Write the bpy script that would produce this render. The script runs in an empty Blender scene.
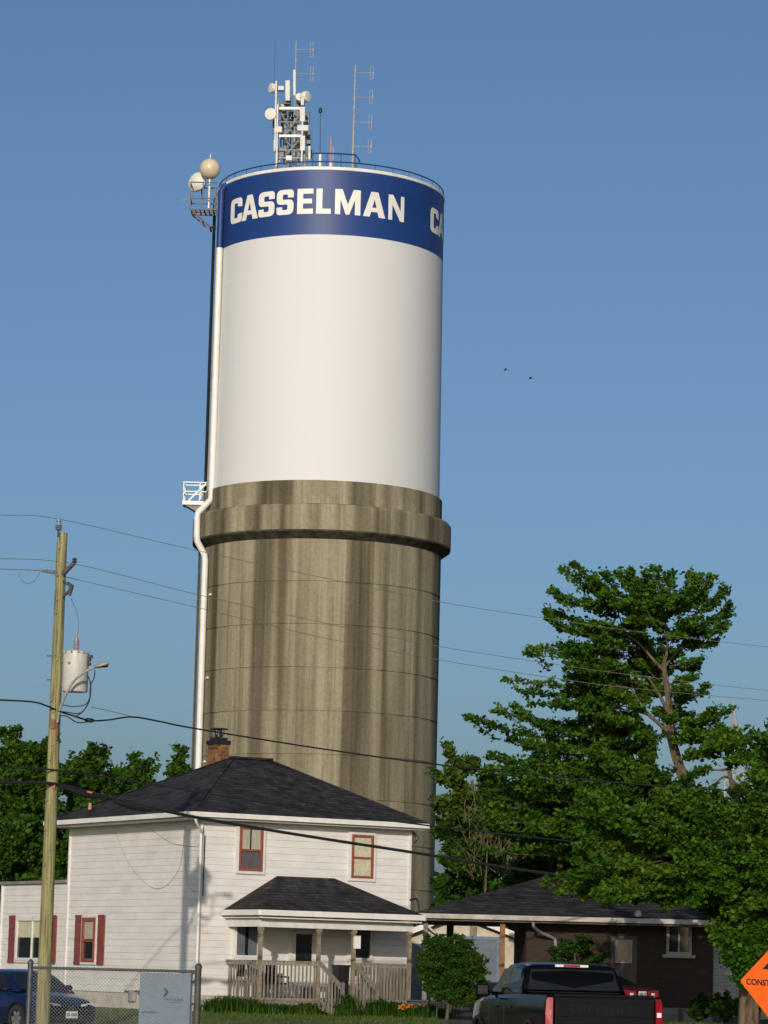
import bpy, bmesh, math, random
import numpy as np
from mathutils import Vector, Matrix
from mathutils.geometry import tessellate_polygon

random.seed(7)
RNG = np.random.default_rng(7)
SC = bpy.context.scene
COL = SC.collection
R_ = math.radians
PI = math.pi

# ------------------------------------------------------------------ camera
FPX, HOR, ROLL, EYE = 3000.0, 971.0, 1.4, 1.4
TH = math.atan((HOR - 512) / FPX)
RO = R_(ROLL)
cF = Vector((0, math.cos(TH), math.sin(TH)))
cR0 = Vector((1, 0, 0))
cU0 = Vector((0, -math.sin(TH), math.cos(TH)))
cR = cR0 * math.cos(RO) + cU0 * math.sin(RO)
cU = cU0 * math.cos(RO) - cR0 * math.sin(RO)
cE = Vector((0, 0, EYE))
cam = bpy.data.cameras.new('camera')
cam.sensor_fit = 'VERTICAL'
cam.sensor_height = 24
cam.lens = 24 * FPX / 1024
cam.clip_start = 0.5
cam.clip_end = 6000
co = bpy.data.objects.new('camera', cam)
COL.objects.link(co)
M3 = Matrix((cR, cU, -cF)).transposed()
co.matrix_world = Matrix.Translation(cE) @ M3.to_4x4()
SC.camera = co


def ray(px, py):
    return cF * FPX + cR * (px - 384) + cU * (512 - py)


def W(px, py, Y):
    """survey helper: the place in the world seen in direction (px, py) that lies Y metres ahead"""
    d = ray(px, py)
    return cE + d * (Y / d.y)


# ------------------------------------------------------------------ light
AZ, EL = R_(7.8), R_(16.2)
sunpos = Vector((-math.sin(AZ) * math.cos(EL), -math.cos(AZ) * math.cos(EL), math.sin(EL)))
wd = bpy.data.worlds.new('World')
SC.world = wd
wd.use_nodes = True
nt = wd.node_tree
bg = nt.nodes['Background']
sky = nt.nodes.new('ShaderNodeTexSky')
sky.sky_type = 'NISHITA'
sky.sun_disc = False
sky.sun_elevation = EL
sky.sun_rotation = math.atan2(sunpos.x, sunpos.y)
sky.altitude = 60
sky.air_density = 0.9
sky.dust_density = 2.7
sky.ozone_density = 4.3
tint = nt.nodes.new('ShaderNodeMixRGB')
tint.blend_type = 'MULTIPLY'
tint.inputs[0].default_value = 1.0
tint.inputs[2].default_value = (0.985, 0.982, 0.97, 1)
nt.links.new(sky.outputs[0], tint.inputs[1])
nt.links.new(tint.outputs[0], bg.inputs[0])
bg.inputs[1].default_value = 0.101
sl = bpy.data.lights.new('sun', 'SUN')
sl.energy = 3.1
sl.angle = R_(0.5)
sl.color = (1.0, 0.89, 0.75)
so = bpy.data.objects.new('sun', sl)
COL.objects.link(so)
so.rotation_euler = sunpos.to_track_quat('Z', 'Y').to_euler()
so.location = (0, -40, 60)
SC.view_settings.view_transform = 'Standard'
SC.view_settings.look = 'None'
SC.view_settings.exposure = 0.0
SC.view_settings.gamma = 1.0
SC.view_settings.use_curve_mapping = False
SC.render.engine = 'CYCLES'
SC.cycles.max_bounces = 6
SC.cycles.transparent_max_bounces = 8

# ------------------------------------------------------------------ materials


def mat(name, col, rough=0.7, var=0.15, scale=3.0, stretch=(1, 1, 1), bump=0.0, bscale=None,
        metal=0.0, spec=0.5, col2=None, isl=0.0, coat=0.0, detail=5.0):
    """procedural material: two tones mixed by noise, optional bump and per-piece variation"""
    m = bpy.data.materials.new(name)
    m.use_nodes = True
    t = m.node_tree
    b = t.nodes['Principled BSDF']
    b.inputs['Roughness'].default_value = rough
    b.inputs['Metallic'].default_value = metal
    b.inputs['Specular IOR Level'].default_value = spec
    if coat:
        b.inputs['Coat Weight'].default_value = coat
        b.inputs['Coat Roughness'].default_value = 0.06
    tc = t.nodes.new('ShaderNodeTexCoord')
    mp = t.nodes.new('ShaderNodeMapping')
    mp.inputs['Scale'].default_value = stretch
    t.links.new(tc.outputs['Object'], mp.inputs[0])
    nz = t.nodes.new('ShaderNodeTexNoise')
    nz.inputs['Scale'].default_value = scale
    nz.inputs['Detail'].default_value = detail
    nz.inputs['Roughness'].default_value = 0.6
    t.links.new(mp.outputs[0], nz.inputs[0])
    rp = t.nodes.new('ShaderNodeValToRGB')
    c = Vector(col)
    c2 = Vector(col2) if col2 else c * (1 - 2.2 * var)
    c1 = c if col2 else c * (1 + 0.8 * var)
    rp.color_ramp.elements[0].position = 0.33
    rp.color_ramp.elements[1].position = 0.66
    rp.color_ramp.elements[0].color = (*[max(0, x) for x in c2], 1)
    rp.color_ramp.elements[1].color = (*c1, 1)
    t.links.new(nz.outputs['Fac'], rp.inputs[0])
    out = rp.outputs[0]
    if isl:
        g = t.nodes.new('ShaderNodeNewGeometry')
        hs = t.nodes.new('ShaderNodeHueSaturation')
        mr = t.nodes.new('ShaderNodeMapRange')
        mr.inputs[3].default_value = 1 - isl
        mr.inputs[4].default_value = 1 + isl
        t.links.new(g.outputs['Random Per Island'], mr.inputs[0])
        t.links.new(mr.outputs[0], hs.inputs['Value'])
        t.links.new(out, hs.inputs['Color'])
        out = hs.outputs[0]
    t.links.new(out, b.inputs['Base Color'])
    if bump:
        n2 = t.nodes.new('ShaderNodeTexNoise')
        n2.inputs['Scale'].default_value = bscale or scale * 6
        n2.inputs['Detail'].default_value = 3
        t.links.new(mp.outputs[0], n2.inputs[0])
        bp = t.nodes.new('ShaderNodeBump')
        bp.inputs['Strength'].default_value = bump
        bp.inputs['Distance'].default_value = 0.02
        t.links.new(n2.outputs['Fac'], bp.inputs['Height'])
        t.links.new(bp.outputs[0], b.inputs['Normal'])
    return m


def leafmat(name, col, trans=0.32, hue2=None, isl=0.5):
    m = bpy.data.materials.new(name)
    m.use_nodes = True
    t = m.node_tree
    b = t.nodes['Principled BSDF']
    b.inputs['Roughness'].default_value = 0.5
    b.inputs['Specular IOR Level'].default_value = 0.12
    g = t.nodes.new('ShaderNodeNewGeometry')
    tc = t.nodes.new('ShaderNodeTexCoord')
    nz = t.nodes.new('ShaderNodeTexNoise')
    nz.inputs['Scale'].default_value = 0.55
    t.links.new(tc.outputs['Object'], nz.inputs[0])
    rp = t.nodes.new('ShaderNodeValToRGB')
    c = Vector(col)
    h2 = Vector(hue2) if hue2 else Vector((c.x * 1.5, c.y * 1.25, c.z * 0.9))
    rp.color_ramp.elements[0].position = 0.35
    rp.color_ramp.elements[1].position = 0.7
    rp.color_ramp.elements[0].color = (*c, 1)
    rp.color_ramp.elements[1].color = (*h2, 1)
    t.links.new(nz.outputs['Fac'], rp.inputs[0])
    hs = t.nodes.new('ShaderNodeHueSaturation')
    mr = t.nodes.new('ShaderNodeMapRange')
    mr.inputs[3].default_value = 1 - isl
    mr.inputs[4].default_value = 1 + isl
    t.links.new(g.outputs['Random Per Island'], mr.inputs[0])
    t.links.new(mr.outputs[0], hs.inputs['Value'])
    t.links.new(rp.outputs[0], hs.inputs['Color'])
    t.links.new(hs.outputs[0], b.inputs['Base Color'])
    tr = t.nodes.new('ShaderNodeBsdfTranslucent')
    t.links.new(hs.outputs[0], tr.inputs[0])
    mx = t.nodes.new('ShaderNodeMixShader')
    mx.inputs[0].default_value = trans
    t.links.new(b.outputs[0], mx.inputs[1])
    t.links.new(tr.outputs[0], mx.inputs[2])
    t.links.new(mx.outputs[0], t.nodes['Material Output'].inputs[0])
    return m


def glassmat(name, col=(0.012, 0.016, 0.02), rough=0.08):
    return mat(name, col, rough=rough, var=0.1, scale=1.0, spec=0.6)


M = {}
M['siding'] = mat('white_vinyl_siding', (0.67, 0.65, 0.62), 0.55, 0.045, 1.2, (1, 1, 2.5), bump=0.05)
M['white'] = mat('white_painted_metal', (0.72, 0.70, 0.66), 0.45, 0.05, 2.0)
M['white_trim'] = mat('white_trim', (0.66, 0.64, 0.60), 0.5, 0.06, 4.0)
M['red_trim'] = mat('red_brown_trim', (0.27, 0.075, 0.045), 0.6, 0.15, 8.0)
M['shutter'] = mat('red_shutter_paint', (0.22, 0.055, 0.045), 0.6, 0.15, 6.0)
M['glass'] = glassmat('window_glass')
M['curtain'] = mat('pale_curtain', (0.42, 0.38, 0.30), 0.85, 0.2, 30.0, (3, 3, 0.1))
M['blind'] = mat('cream_blind', (0.50, 0.48, 0.34), 0.8, 0.1, 8.0)
M['deck'] = mat('weathered_deck_wood', (0.235, 0.205, 0.16), 0.85, 0.25, 6.0, (6, 6, 0.6), bump=0.3, isl=0.25)
M['black'] = mat('black_plastic', (0.012, 0.012, 0.013), 0.45, 0.1, 5.0)
M['cable'] = mat('black_cable_jacket', (0.018, 0.018, 0.020), 0.6, 0.1, 5.0)
M['wire'] = mat('weathered_grey_wire', (0.19, 0.175, 0.135), 0.5, 0.1, 5.0)
M['steel'] = mat('galvanised_steel', (0.30, 0.305, 0.31), 0.6, 0.12, 8.0)
M['darksteel'] = mat('dark_grey_steel', (0.09, 0.095, 0.10), 0.5, 0.2, 8.0, metal=0.3)
M['antenna'] = mat('pale_grey_antenna_shell', (0.55, 0.545, 0.50), 0.5, 0.08, 4.0)
M['dish'] = mat('off_white_dish_cover', (0.68, 0.66, 0.60), 0.5, 0.05, 3.0)
M['blue'] = mat('blue_tank_paint', (0.011, 0.043, 0.185), 0.48, 0.06, 0.6, spec=0.35)
M['letter'] = mat('white_letter_paint', (0.74, 0.72, 0.67), 0.5, 0.03, 2.0)
M['polewood'] = mat('treated_pole_wood', (0.285, 0.262, 0.115), 0.85, 0.32, 3.0, (9, 9, 0.35), bump=0.6, bscale=14)
M['grass'] = mat('mown_grass_turf', (0.085, 0.125, 0.02), 0.9, 0.3, 1.5, bump=0.6, bscale=30)
M['asphalt'] = mat('asphalt', (0.05, 0.05, 0.05), 0.9, 0.2, 3.0, bump=0.4, bscale=60)
M['gravel'] = mat('gravel_driveway', (0.17, 0.155, 0.13), 0.95, 0.25, 8.0, bump=0.6, bscale=50)
M['kerb'] = mat('kerb_concrete', (0.34, 0.33, 0.30), 0.9, 0.15, 3.0, bump=0.2)
M['bark'] = mat('maple_bark', (0.125, 0.095, 0.058), 0.9, 0.3, 5.0, (3, 3, 0.5), bump=0.6)
M['darkbark'] = mat('dark_bark', (0.10, 0.075, 0.05), 0.9, 0.3, 5.0, (3, 3, 0.5), bump=0.6)
M['deadwood'] = mat('dead_twigs', (0.115, 0.080, 0.042), 0.9, 0.25, 5.0)
M['leaf'] = leafmat('maple_leaves', (0.036, 0.106, 0.007), hue2=(0.080, 0.155, 0.012))
M['leaf_mid'] = leafmat('broad_leaves', (0.031, 0.088, 0.008), hue2=(0.056, 0.112, 0.011))
M['leaf_dark'] = leafmat('deep_green_leaves', (0.024, 0.066, 0.008), hue2=(0.038, 0.085, 0.010))
M['leaf_light'] = leafmat('yellow_green_leaves', (0.05, 0.095, 0.014))
M['leaf_bush'] = leafmat('shrub_leaves', (0.028, 0.076, 0.008), hue2=(0.050, 0.105, 0.010))
M['blade'] = leafmat('grass_blades', (0.075, 0.12, 0.018))
M['petal'] = mat('orange_petals', (0.55, 0.16, 0.02), 0.7, 0.2, 20)


def streaked_concrete():
    """board-marked tower concrete: vertical weather streaks, fine board ribs, faint pour bands"""
    m = bpy.data.materials.new('streaked_tower_concrete')
    m.use_nodes = True
    t = m.node_tree
    N = t.nodes.new
    L = t.links.new
    b = t.nodes['Principled BSDF']
    b.inputs['Roughness'].default_value = 0.88
    b.inputs['Specular IOR Level'].default_value = 0.25
    tc = N('ShaderNodeTexCoord')

    def noise(scale, st, det=4.0, rough=0.6):
        mp = N('ShaderNodeMapping')
        mp.inputs['Scale'].default_value = st
        L(tc.outputs['Object'], mp.inputs[0])
        n = N('ShaderNodeTexNoise')
        n.inputs['Scale'].default_value = scale
        n.inputs['Detail'].default_value = det
        n.inputs['Roughness'].default_value = rough
        L(mp.outputs[0], n.inputs[0])
        return n.outputs['Fac']

    def ramp(fac, p0, c0, p1, c1):
        r = N('ShaderNodeValToRGB')
        r.color_ramp.elements[0].position = p0
        r.color_ramp.elements[1].position = p1
        r.color_ramp.elements[0].color = (*c0, 1)
        r.color_ramp.elements[1].color = (*c1, 1)
        L(fac, r.inputs[0])
        return r.outputs[0]

    def mul(a, bb, fac=1.0):
        x = N('ShaderNodeMixRGB')
        x.blend_type = 'MULTIPLY'
        x.inputs[0].default_value = fac
        L(a, x.inputs[1])
        L(bb, x.inputs[2])
        return x.outputs[0]
    base = ramp(noise(0.55, (1, 1, 0.25)), 0.35, (0.258, 0.230, 0.156), 0.68, (0.335, 0.305, 0.216))
    wide = ramp(noise(0.62, (1, 1, 0.022), 2.5), 0.39, (0.34, 0.315, 0.28), 0.55, (1, 1, 1))
    mid = ramp(noise(1.9, (1, 1, 0.03), 4.0), 0.33, (0.62, 0.60, 0.57), 0.54, (1.0, 1.0, 1.0))
    fine = ramp(noise(9.0, (1, 1, 0.012), 2.0), 0.38, (0.95, 0.945, 0.94), 0.60, (1.02, 1.02, 1.02))
    blot = ramp(noise(6.0, (1, 1, 1), 5.0), 0.30, (0.80, 0.79, 0.77), 0.6, (1, 1, 1))
    sp = N('ShaderNodeSeparateXYZ')
    L(tc.outputs['Object'], sp.inputs[0])
    mz = N('ShaderNodeMapRange')
    mz.inputs[1].default_value = 6.0
    mz.inputs[2].default_value = 23.0
    mz.inputs[3].default_value = 0.55
    mz.inputs[4].default_value = 1.0
    L(sp.outputs[2], mz.inputs[0])
    run = N('ShaderNodeMixRGB')
    run.blend_type = 'MULTIPLY'
    L(mz.outputs[0], run.inputs[0])
    L(base, run.inputs[1])
    L(wide, run.inputs[2])
    c = mul(mul(mul(run.outputs[0], mid), fine), blot)

    def math_(op, a, b_=None):
        n = N('ShaderNodeMath')
        n.operation = op
        for i, v in enumerate((a, b_)):
            if v is None:
                continue
            if isinstance(v, (int, float)):
                n.inputs[i].default_value = v
            else:
                L(v, n.inputs[i])
        return n.outputs[0]
    ang = math_('MULTIPLY', math_('ARCTAN2', sp.outputs[1], sp.outputs[0]), 84 / (2 * PI))
    cell = math_('FLOOR', ang)
    fr_ = math_('FRACT', ang)
    course = math_('FLOOR', math_('DIVIDE', math_('ADD', sp.outputs[2], 1.132), 2.232))
    cv = N('ShaderNodeCombineXYZ')
    L(cell, cv.inputs[0])
    L(course, cv.inputs[1])
    wn = N('ShaderNodeTexWhiteNoise')
    L(cv.outputs[0], wn.inputs[0])
    c = mul(c, ramp(wn.outputs['Value'], 0.0, (0.90, 0.895, 0.885), 1.0, (1.05, 1.05, 1.05)))
    c = mul(c, ramp(math_('LESS_THAN', fr_, 0.09), 0.0, (1, 1, 1), 1.0, (0.86, 0.85, 0.83)))
    L(c, b.inputs['Base Color'])
    bp = N('ShaderNodeBump')
    bp.inputs['Strength'].default_value = 0.2
    bp.inputs['Distance'].default_value = 0.03
    L(noise(7.0, (1, 1, 0.01), 2.0), bp.inputs['Height'])
    L(bp.outputs[0], b.inputs['Normal'])
    return m


M['concrete'] = streaked_concrete()


def tankmat():
    """white tank paint with faint plate seams and a few run marks"""
    m = mat('white_tank_paint', (0.615, 0.615, 0.615), 0.6, 0.008, 0.4, (1, 1, 0.15), spec=0.25)
    t = m.node_tree
    b = t.nodes['Principled BSDF']
    src = b.inputs['Base Color'].links[0].from_socket
    tc = t.nodes.new('ShaderNodeTexCoord')
    mp = t.nodes.new('ShaderNodeMapping')
    mp.inputs['Scale'].default_value = (1, 1, 0.02)
    t.links.new(tc.outputs['Object'], mp.inputs[0])
    n = t.nodes.new('ShaderNodeTexNoise')
    n.inputs['Scale'].default_value = 3.0
    n.inputs['Detail'].default_value = 4
    t.links.new(mp.outputs[0], n.inputs[0])
    r = t.nodes.new('ShaderNodeValToRGB')
    r.color_ramp.elements[0].position = 0.30
    r.color_ramp.elements[1].position = 0.5
    r.color_ramp.elements[0].color = (0.99, 0.988, 0.984, 1)
    r.color_ramp.elements[1].color = (1, 1, 1, 1)
    t.links.new(n.outputs['Fac'], r.inputs[0])
    x = t.nodes.new('ShaderNodeMixRGB')
    x.blend_type = 'MULTIPLY'
    x.inputs[0].default_value = 1
    t.links.new(src, x.inputs[1])
    t.links.new(r.outputs[0], x.inputs[2])
    t.links.new(x.outputs[0], b.inputs['Base Color'])
    return m


M['tank'] = tankmat()


def shinglemat():
    m = mat('charcoal_roof_shingles', (0.035, 0.034, 0.036), 0.9, 0.35, 2.2, spec=0.3)
    t = m.node_tree
    b = t.nodes['Principled BSDF']
    src = b.inputs['Base Color'].links[0].from_socket
    tc = t.nodes.new('ShaderNodeTexCoord')
    br = t.nodes.new('ShaderNodeTexBrick')
    br.inputs['Scale'].default_value = 1.0
    br.inputs['Brick Width'].default_value = 0.30
    br.inputs['Row Height'].default_value = 0.09
    br.inputs['Mortar Size'].default_value = 0.012
    br.inputs['Color1'].default_value = (0.62, 0.62, 0.64, 1)
    br.inputs['Color2'].default_value = (1.5, 1.47, 1.43, 1)
    br.inputs['Mortar'].default_value = (0.3, 0.3, 0.3, 1)
    sep = t.nodes.new('ShaderNodeSeparateXYZ')
    ad = t.nodes.new('ShaderNodeMath')
    cb = t.nodes.new('ShaderNodeCombineXYZ')
    t.links.new(tc.outputs['Object'], sep.inputs[0])
    t.links.new(sep.outputs[0], ad.inputs[0])
    t.links.new(sep.outputs[1], ad.inputs[1])
    t.links.new(ad.outputs[0], cb.inputs[0])
    t.links.new(sep.outputs[2], cb.inputs[1])
    t.links.new(cb.outputs[0], br.inputs[0])
    x = t.nodes.new('ShaderNodeMixRGB')
    x.blend_type = 'MULTIPLY'
    x.inputs[0].default_value = 1
    t.links.new(src, x.inputs[1])
    t.links.new(br.outputs[0], x.inputs[2])
    t.links.new(x.outputs[0], b.inputs['Base Color'])
    return m


M['shingle'] = shinglemat()


def brickmat(name, c1, c2, mortar, w=0.22, h=0.075):
    m = bpy.data.materials.new(name)
    m.use_nodes = True
    t = m.node_tree
    b = t.nodes['Principled BSDF']
    b.inputs['Roughness'].default_value = 0.9
    tc = t.nodes.new('ShaderNodeTexCoord')
    sep = t.nodes.new('ShaderNodeSeparateXYZ')
    ad = t.nodes.new('ShaderNodeMath')
    cb = t.nodes.new('ShaderNodeCombineXYZ')
    br = t.nodes.new('ShaderNodeTexBrick')
    br.inputs['Scale'].default_value = 1.0
    br.inputs['Brick Width'].default_value = w
    br.inputs['Row Height'].default_value = h
    br.inputs['Mortar Size'].default_value = 0.008
    br.inputs['Color1'].default_value = (*c1, 1)
    br.inputs['Color2'].default_value = (*c2, 1)
    br.inputs['Mortar'].default_value = (*mortar, 1)
    t.links.new(tc.outputs['Object'], sep.inputs[0])
    t.links.new(sep.outputs[0], ad.inputs[0])
    t.links.new(sep.outputs[1], ad.inputs[1])
    t.links.new(ad.outputs[0], cb.inputs[0])
    t.links.new(sep.outputs[2], cb.inputs[1])
    t.links.new(cb.outputs[0], br.inputs[0])
    t.links.new(br.outputs[0], b.inputs['Base Color'])
    return m


M['chimney'] = brickmat('chimney_brick', (0.075, 0.022, 0.012), (0.24, 0.105, 0.035), (0.16, 0.11, 0.065), 0.26, 0.12)
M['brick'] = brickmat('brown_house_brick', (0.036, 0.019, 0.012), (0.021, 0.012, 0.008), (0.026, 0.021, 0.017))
M['block'] = brickmat('grey_concrete_block', (0.22, 0.21, 0.20), (0.18, 0.175, 0.17), (0.14, 0.14, 0.13), 0.4, 0.2)

# ------------------------------------------------------------------ mesh helpers


class MB:
    """collects shapes in world coordinates (or local ones when o is the origin) for ONE mesh object"""

    def __init__(self, o=(0, 0, 0)):
        self.v, self.f, self.sm = [], [], []
        self.o = Vector(o)

    def add(self, vs, fs, smooth=False):
        n = len(self.v)
        self.v += [tuple(p) for p in vs]
        self.f += [[i + n for i in q] for q in fs]
        self.sm += [smooth] * len(fs)

    def obox(self, c, ax, ay, az):
        """box from centre and three half-axis vectors"""
        c, ax, ay, az = Vector(c), Vector(ax), Vector(ay), Vector(az)
        vs = [c + ax * i + ay * j + az * k for k in (-1, 1) for j in (-1, 1) for i in (-1, 1)]
        self.add(vs, [(0, 2, 3, 1), (4, 5, 7, 6), (0, 1, 5, 4), (2, 6, 7, 3), (0, 4, 6, 2), (1, 3, 7, 5)])

    def box(self, a, b):
        a, b = Vector(a), Vector(b)
        self.obox((a + b) / 2, ((b.x - a.x) / 2, 0, 0), (0, (b.y - a.y) / 2, 0), (0, 0, (b.z - a.z) / 2))

    def bar(self, p, q, w, h=None, up=(0, 0, 1)):
        """rectangular bar from p to q"""
        p, q = Vector(p), Vector(q)
        d = (q - p)
        l = d.length
        d = d / l
        up = Vector(up)
        s = d.cross(up)
        if s.length < 1e-3:
            s = d.cross(Vector((1, 0, 0)))
        s.normalize()
        t = s.cross(d)
        self.obox((p + q) / 2, d * (l / 2), s * (w / 2), t * ((h or w) / 2))

    def tube(self, pts, r, n=8, cap=True, smooth=True):
        pts = [Vector(p) for p in pts]
        rs = r if isinstance(r, (list, tuple)) else [r] * len(pts)
        up = Vector((0.13, 0.21, 1)).normalized()
        vs, fs = [], []
        prev = None
        for i, p in enumerate(pts):
            a = pts[max(i - 1, 0)]
            b = pts[min(i + 1, len(pts) - 1)]
            d = (b - a).normalized()
            if prev is None:
                s = d.cross(up)
                if s.length < 0.05:
                    s = d.cross(Vector((1, 0, 0)))
            else:
                s = prev - d * prev.dot(d)
            s.normalize()
            prev = s
            t = d.cross(s)
            for k in range(n):
                an = 2 * PI * k / n
                vs.append(p + (s * math.cos(an) + t * math.sin(an)) * rs[i])
        for i in range(len(pts) - 1):
            for k in range(n):
                a = i * n + k
                b = i * n + (k + 1) % n
                fs.append((a, b, b + n, a + n))
        if cap:
            fs.append(tuple(range(n - 1, -1, -1)))
            fs.append(tuple(range((len(pts) - 1) * n, len(pts) * n)))
        self.add(vs, fs, smooth)

    def lathe(self, prof, c=(0, 0, 0), n=24, axis=(0, 0, 1), cap0=True, cap1=True, smooth=True, arc=None):
        """profile [(r, h)] turned about an axis through c"""
        ax = Vector(axis).normalized()
        s = ax.cross(Vector((0, 0, 1)))
        if s.length < 1e-3:
            s = Vector((1, 0, 0))
        s.normalize()
        t = ax.cross(s)
        c = Vector(c)
        vs, fs = [], []
        for r, h in prof:
            for k in range(n):
                an = 2 * PI * k / n
                vs.append(c + ax * h + (s * math.cos(an) + t * math.sin(an)) * r)
        for i in range(len(prof) - 1):
            for k in range(n):
                a = i * n + k
                b = i * n + (k + 1) % n
                fs.append((a, b, b + n, a + n))
        if cap0:
            fs.append(tuple(range(n - 1, -1, -1)))
        if cap1:
            fs.append(tuple(range((len(prof) - 1) * n, len(prof) * n)))
        self.add(vs, fs, smooth)

    def prism(self, poly, d):
        """flat polygon (list of 3-D points) pushed along vector d"""
        d = Vector(d)
        p = [Vector(q) for q in poly]
        n = len(p)
        self.add(p + [q + d for q in p],
                 [tuple(range(n - 1, -1, -1)), tuple(range(n, 2 * n))] +
                 [(i, (i + 1) % n, (i + 1) % n + n, i + n) for i in range(n)])

    def slab(self, poly, th):
        """roof plane etc: polygon with vertical thickness th downwards"""
        self.prism(poly, (0, 0, -th))

    def sphere(self, c, r, n=14, sz=(1, 1, 1), smooth=True):
        prof = [(max(1e-4, math.sin(PI * i / n)), -math.cos(PI * i / n)) for i in range(n + 1)]
        c = Vector(c)
        k0 = len(self.v)
        self.lathe(prof, (0, 0, 0), n * 2, smooth=smooth)
        for i in range(k0, len(self.v)):
            x, y, z = self.v[i]
            self.v[i] = (c.x + x * r * sz[0], c.y + y * r * sz[1], c.z + z * r * sz[2])

    def build(self, name, m, parent=None, sharp=40, bevel=0):
        me = bpy.data.meshes.new(name)
        o = self.o
        me.from_pydata([(x - o.x, y - o.y, z - o.z) for x, y, z in self.v], [], self.f)
        me.polygons.foreach_set('use_smooth', self.sm)
        if any(self.sm):
            me.set_sharp_from_angle(angle=R_(sharp))
        me.materials.append(M[m] if isinstance(m, str) else m)
        me.update()
        ob = bpy.data.objects.new(name, me)
        COL.objects.link(ob)
        if parent:
            ob.parent = parent
        else:
            ob.location = o
        if bevel:
            bv = ob.modifiers.new('bevel', 'BEVEL')
            bv.width = bevel
            bv.segments = 2
            bv.limit_method = 'ANGLE'
        return ob


def tag(o, label=None, cat=None, group=None, kind=None):
    if label:
        o['label'] = label
    if cat:
        o['category'] = cat
    if group:
        o['group'] = group
    if kind:
        o['kind'] = kind
    return o


def empty(name, loc, label, cat, group=None, rz=0):
    o = bpy.data.objects.new(name, None)
    o.empty_display_size = 0.2
    COL.objects.link(o)
    o.location = loc
    o.rotation_euler = (0, 0, rz)
    return tag(o, label, cat, group)


def spline(pts, n=10):
    """Catmull-Rom through points"""
    P = [Vector(p) for p in pts]
    P = [P[0] * 2 - P[1]] + P + [P[-1] * 2 - P[-2]]
    out = []
    for i in range(1, len(P) - 2):
        a, b, c, d = P[i - 1], P[i], P[i + 1], P[i + 2]
        for k in range(n):
            t = k / n
            out.append(0.5 * ((2 * b) + (c - a) * t + (2 * a - 5 * b + 4 * c - d) * t * t + (3 * b - a - 3 * c + d) * t ** 3))
    out.append(P[-2])
    return out


def copy_tree(o, parent=None):
    c = o.copy()
    COL.objects.link(c)
    c.parent = parent
    for ch in o.children:
        copy_tree(ch, c)
    return c

# ================================================================== ground
def ground_z(y):
    if y >= 91:
        return 0.0
    if y <= 60:
        return -0.30
    if y <= 66:
        return -0.30 - 0.15 * (y - 60) / 6
    if y <= 81:
        return -0.45
    t = (91 - y) / 10
    return -0.45 * (t * t * (3 - 2 * t))


g = MB()
ys = [-60, 0, 30, 60, 66, 74, 81, 83, 85, 87, 89, 91, 100, 120, 200, 600, 4500]
xs = [-2500, -300, -60, -20, 0, 20, 60, 300, 2500]
vs = [(x, y, ground_z(y)) for y in ys for x in xs]
fs = [(j * len(xs) + i, j * len(xs) + i + 1, (j + 1) * len(xs) + i + 1, (j + 1) * len(xs) + i)
      for j in range(len(ys) - 1) for i in range(len(xs) - 1)]
g.add(vs, fs, True)
tag(g.build('lawn', 'grass'), kind='structure')
r = MB()
r.add([(-300, 30, -0.296), (300, 30, -0.296), (300, 59, -0.296), (-300, 59, -0.296)], [(0, 1, 2, 3)])
tag(r.build('road', 'asphalt'), kind='structure')
k = MB()
k.prism([(-300, 59, -0.4), (-300, 59, -0.18), (-300, 59.2, -0.18), (-300, 59.2, -0.4)], (600, 0, 0))
tag(k.build('kerb', 'kerb'), kind='structure')
mk = MB()
for i in range(-20, 20):
    mk.add([(i * 6, 42, -0.292), (i * 6 + 3, 42, -0.292), (i * 6 + 3, 42.12, -0.292), (i * 6, 42.12, -0.292)], [(0, 1, 2, 3)])
tag(mk.build('road_markings', 'white'), kind='structure')
def strip(xa, xb, y0, y1):
    d_ = MB()
    yy = [y for y in ys if y0 <= y <= y1]
    vs_ = []
    for y in yy:
        vs_ += [(xa(y), y, ground_z(y) + .006), (xb(y), y, ground_z(y) + .006)]
    d_.add(vs_, [(2 * i, 2 * i + 1, 2 * i + 3, 2 * i + 2) for i in range(len(yy) - 1)], True)
    return d_


d = strip(lambda y: -24, lambda y: -7.4 - max(0, y - 83) * .22, 60, 100)
tag(d.build('driveway', 'gravel'), kind='structure')
d = strip(lambda y: 2.2, lambda y: 8.5, 60, 120)
tag(d.build('carport_driveway', 'asphalt'), kind='structure')

# grass blades on the lawn strips that show
nb = 26000
bx_ = RNG.uniform(-13, 14, nb)
by_ = RNG.uniform(78, 95.5, nb)
keep = ~((bx_ < -8.0) & (by_ < 97)) & ~((bx_ > 2.0) & (bx_ < 8.6))
bx_, by_ = bx_[keep], by_[keep]
nb = len(bx_)
an = RNG.uniform(0, 2 * PI, nb)
hh = RNG.uniform(0.04, 0.11, nb)
dx, dy = np.cos(an) * 0.012, np.sin(an) * 0.012
lx, ly = RNG.normal(0, 0.03, nb), RNG.normal(0, 0.03, nb)
gz_ = np.array([ground_z(y) for y in by_])
V = np.stack([np.stack([bx_ - dx, by_ - dy, gz_], 1), np.stack([bx_ + dx, by_ + dy, gz_], 1),
              np.stack([bx_ + lx, by_ + ly, hh + gz_], 1)], 1).reshape(-1, 3)


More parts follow.
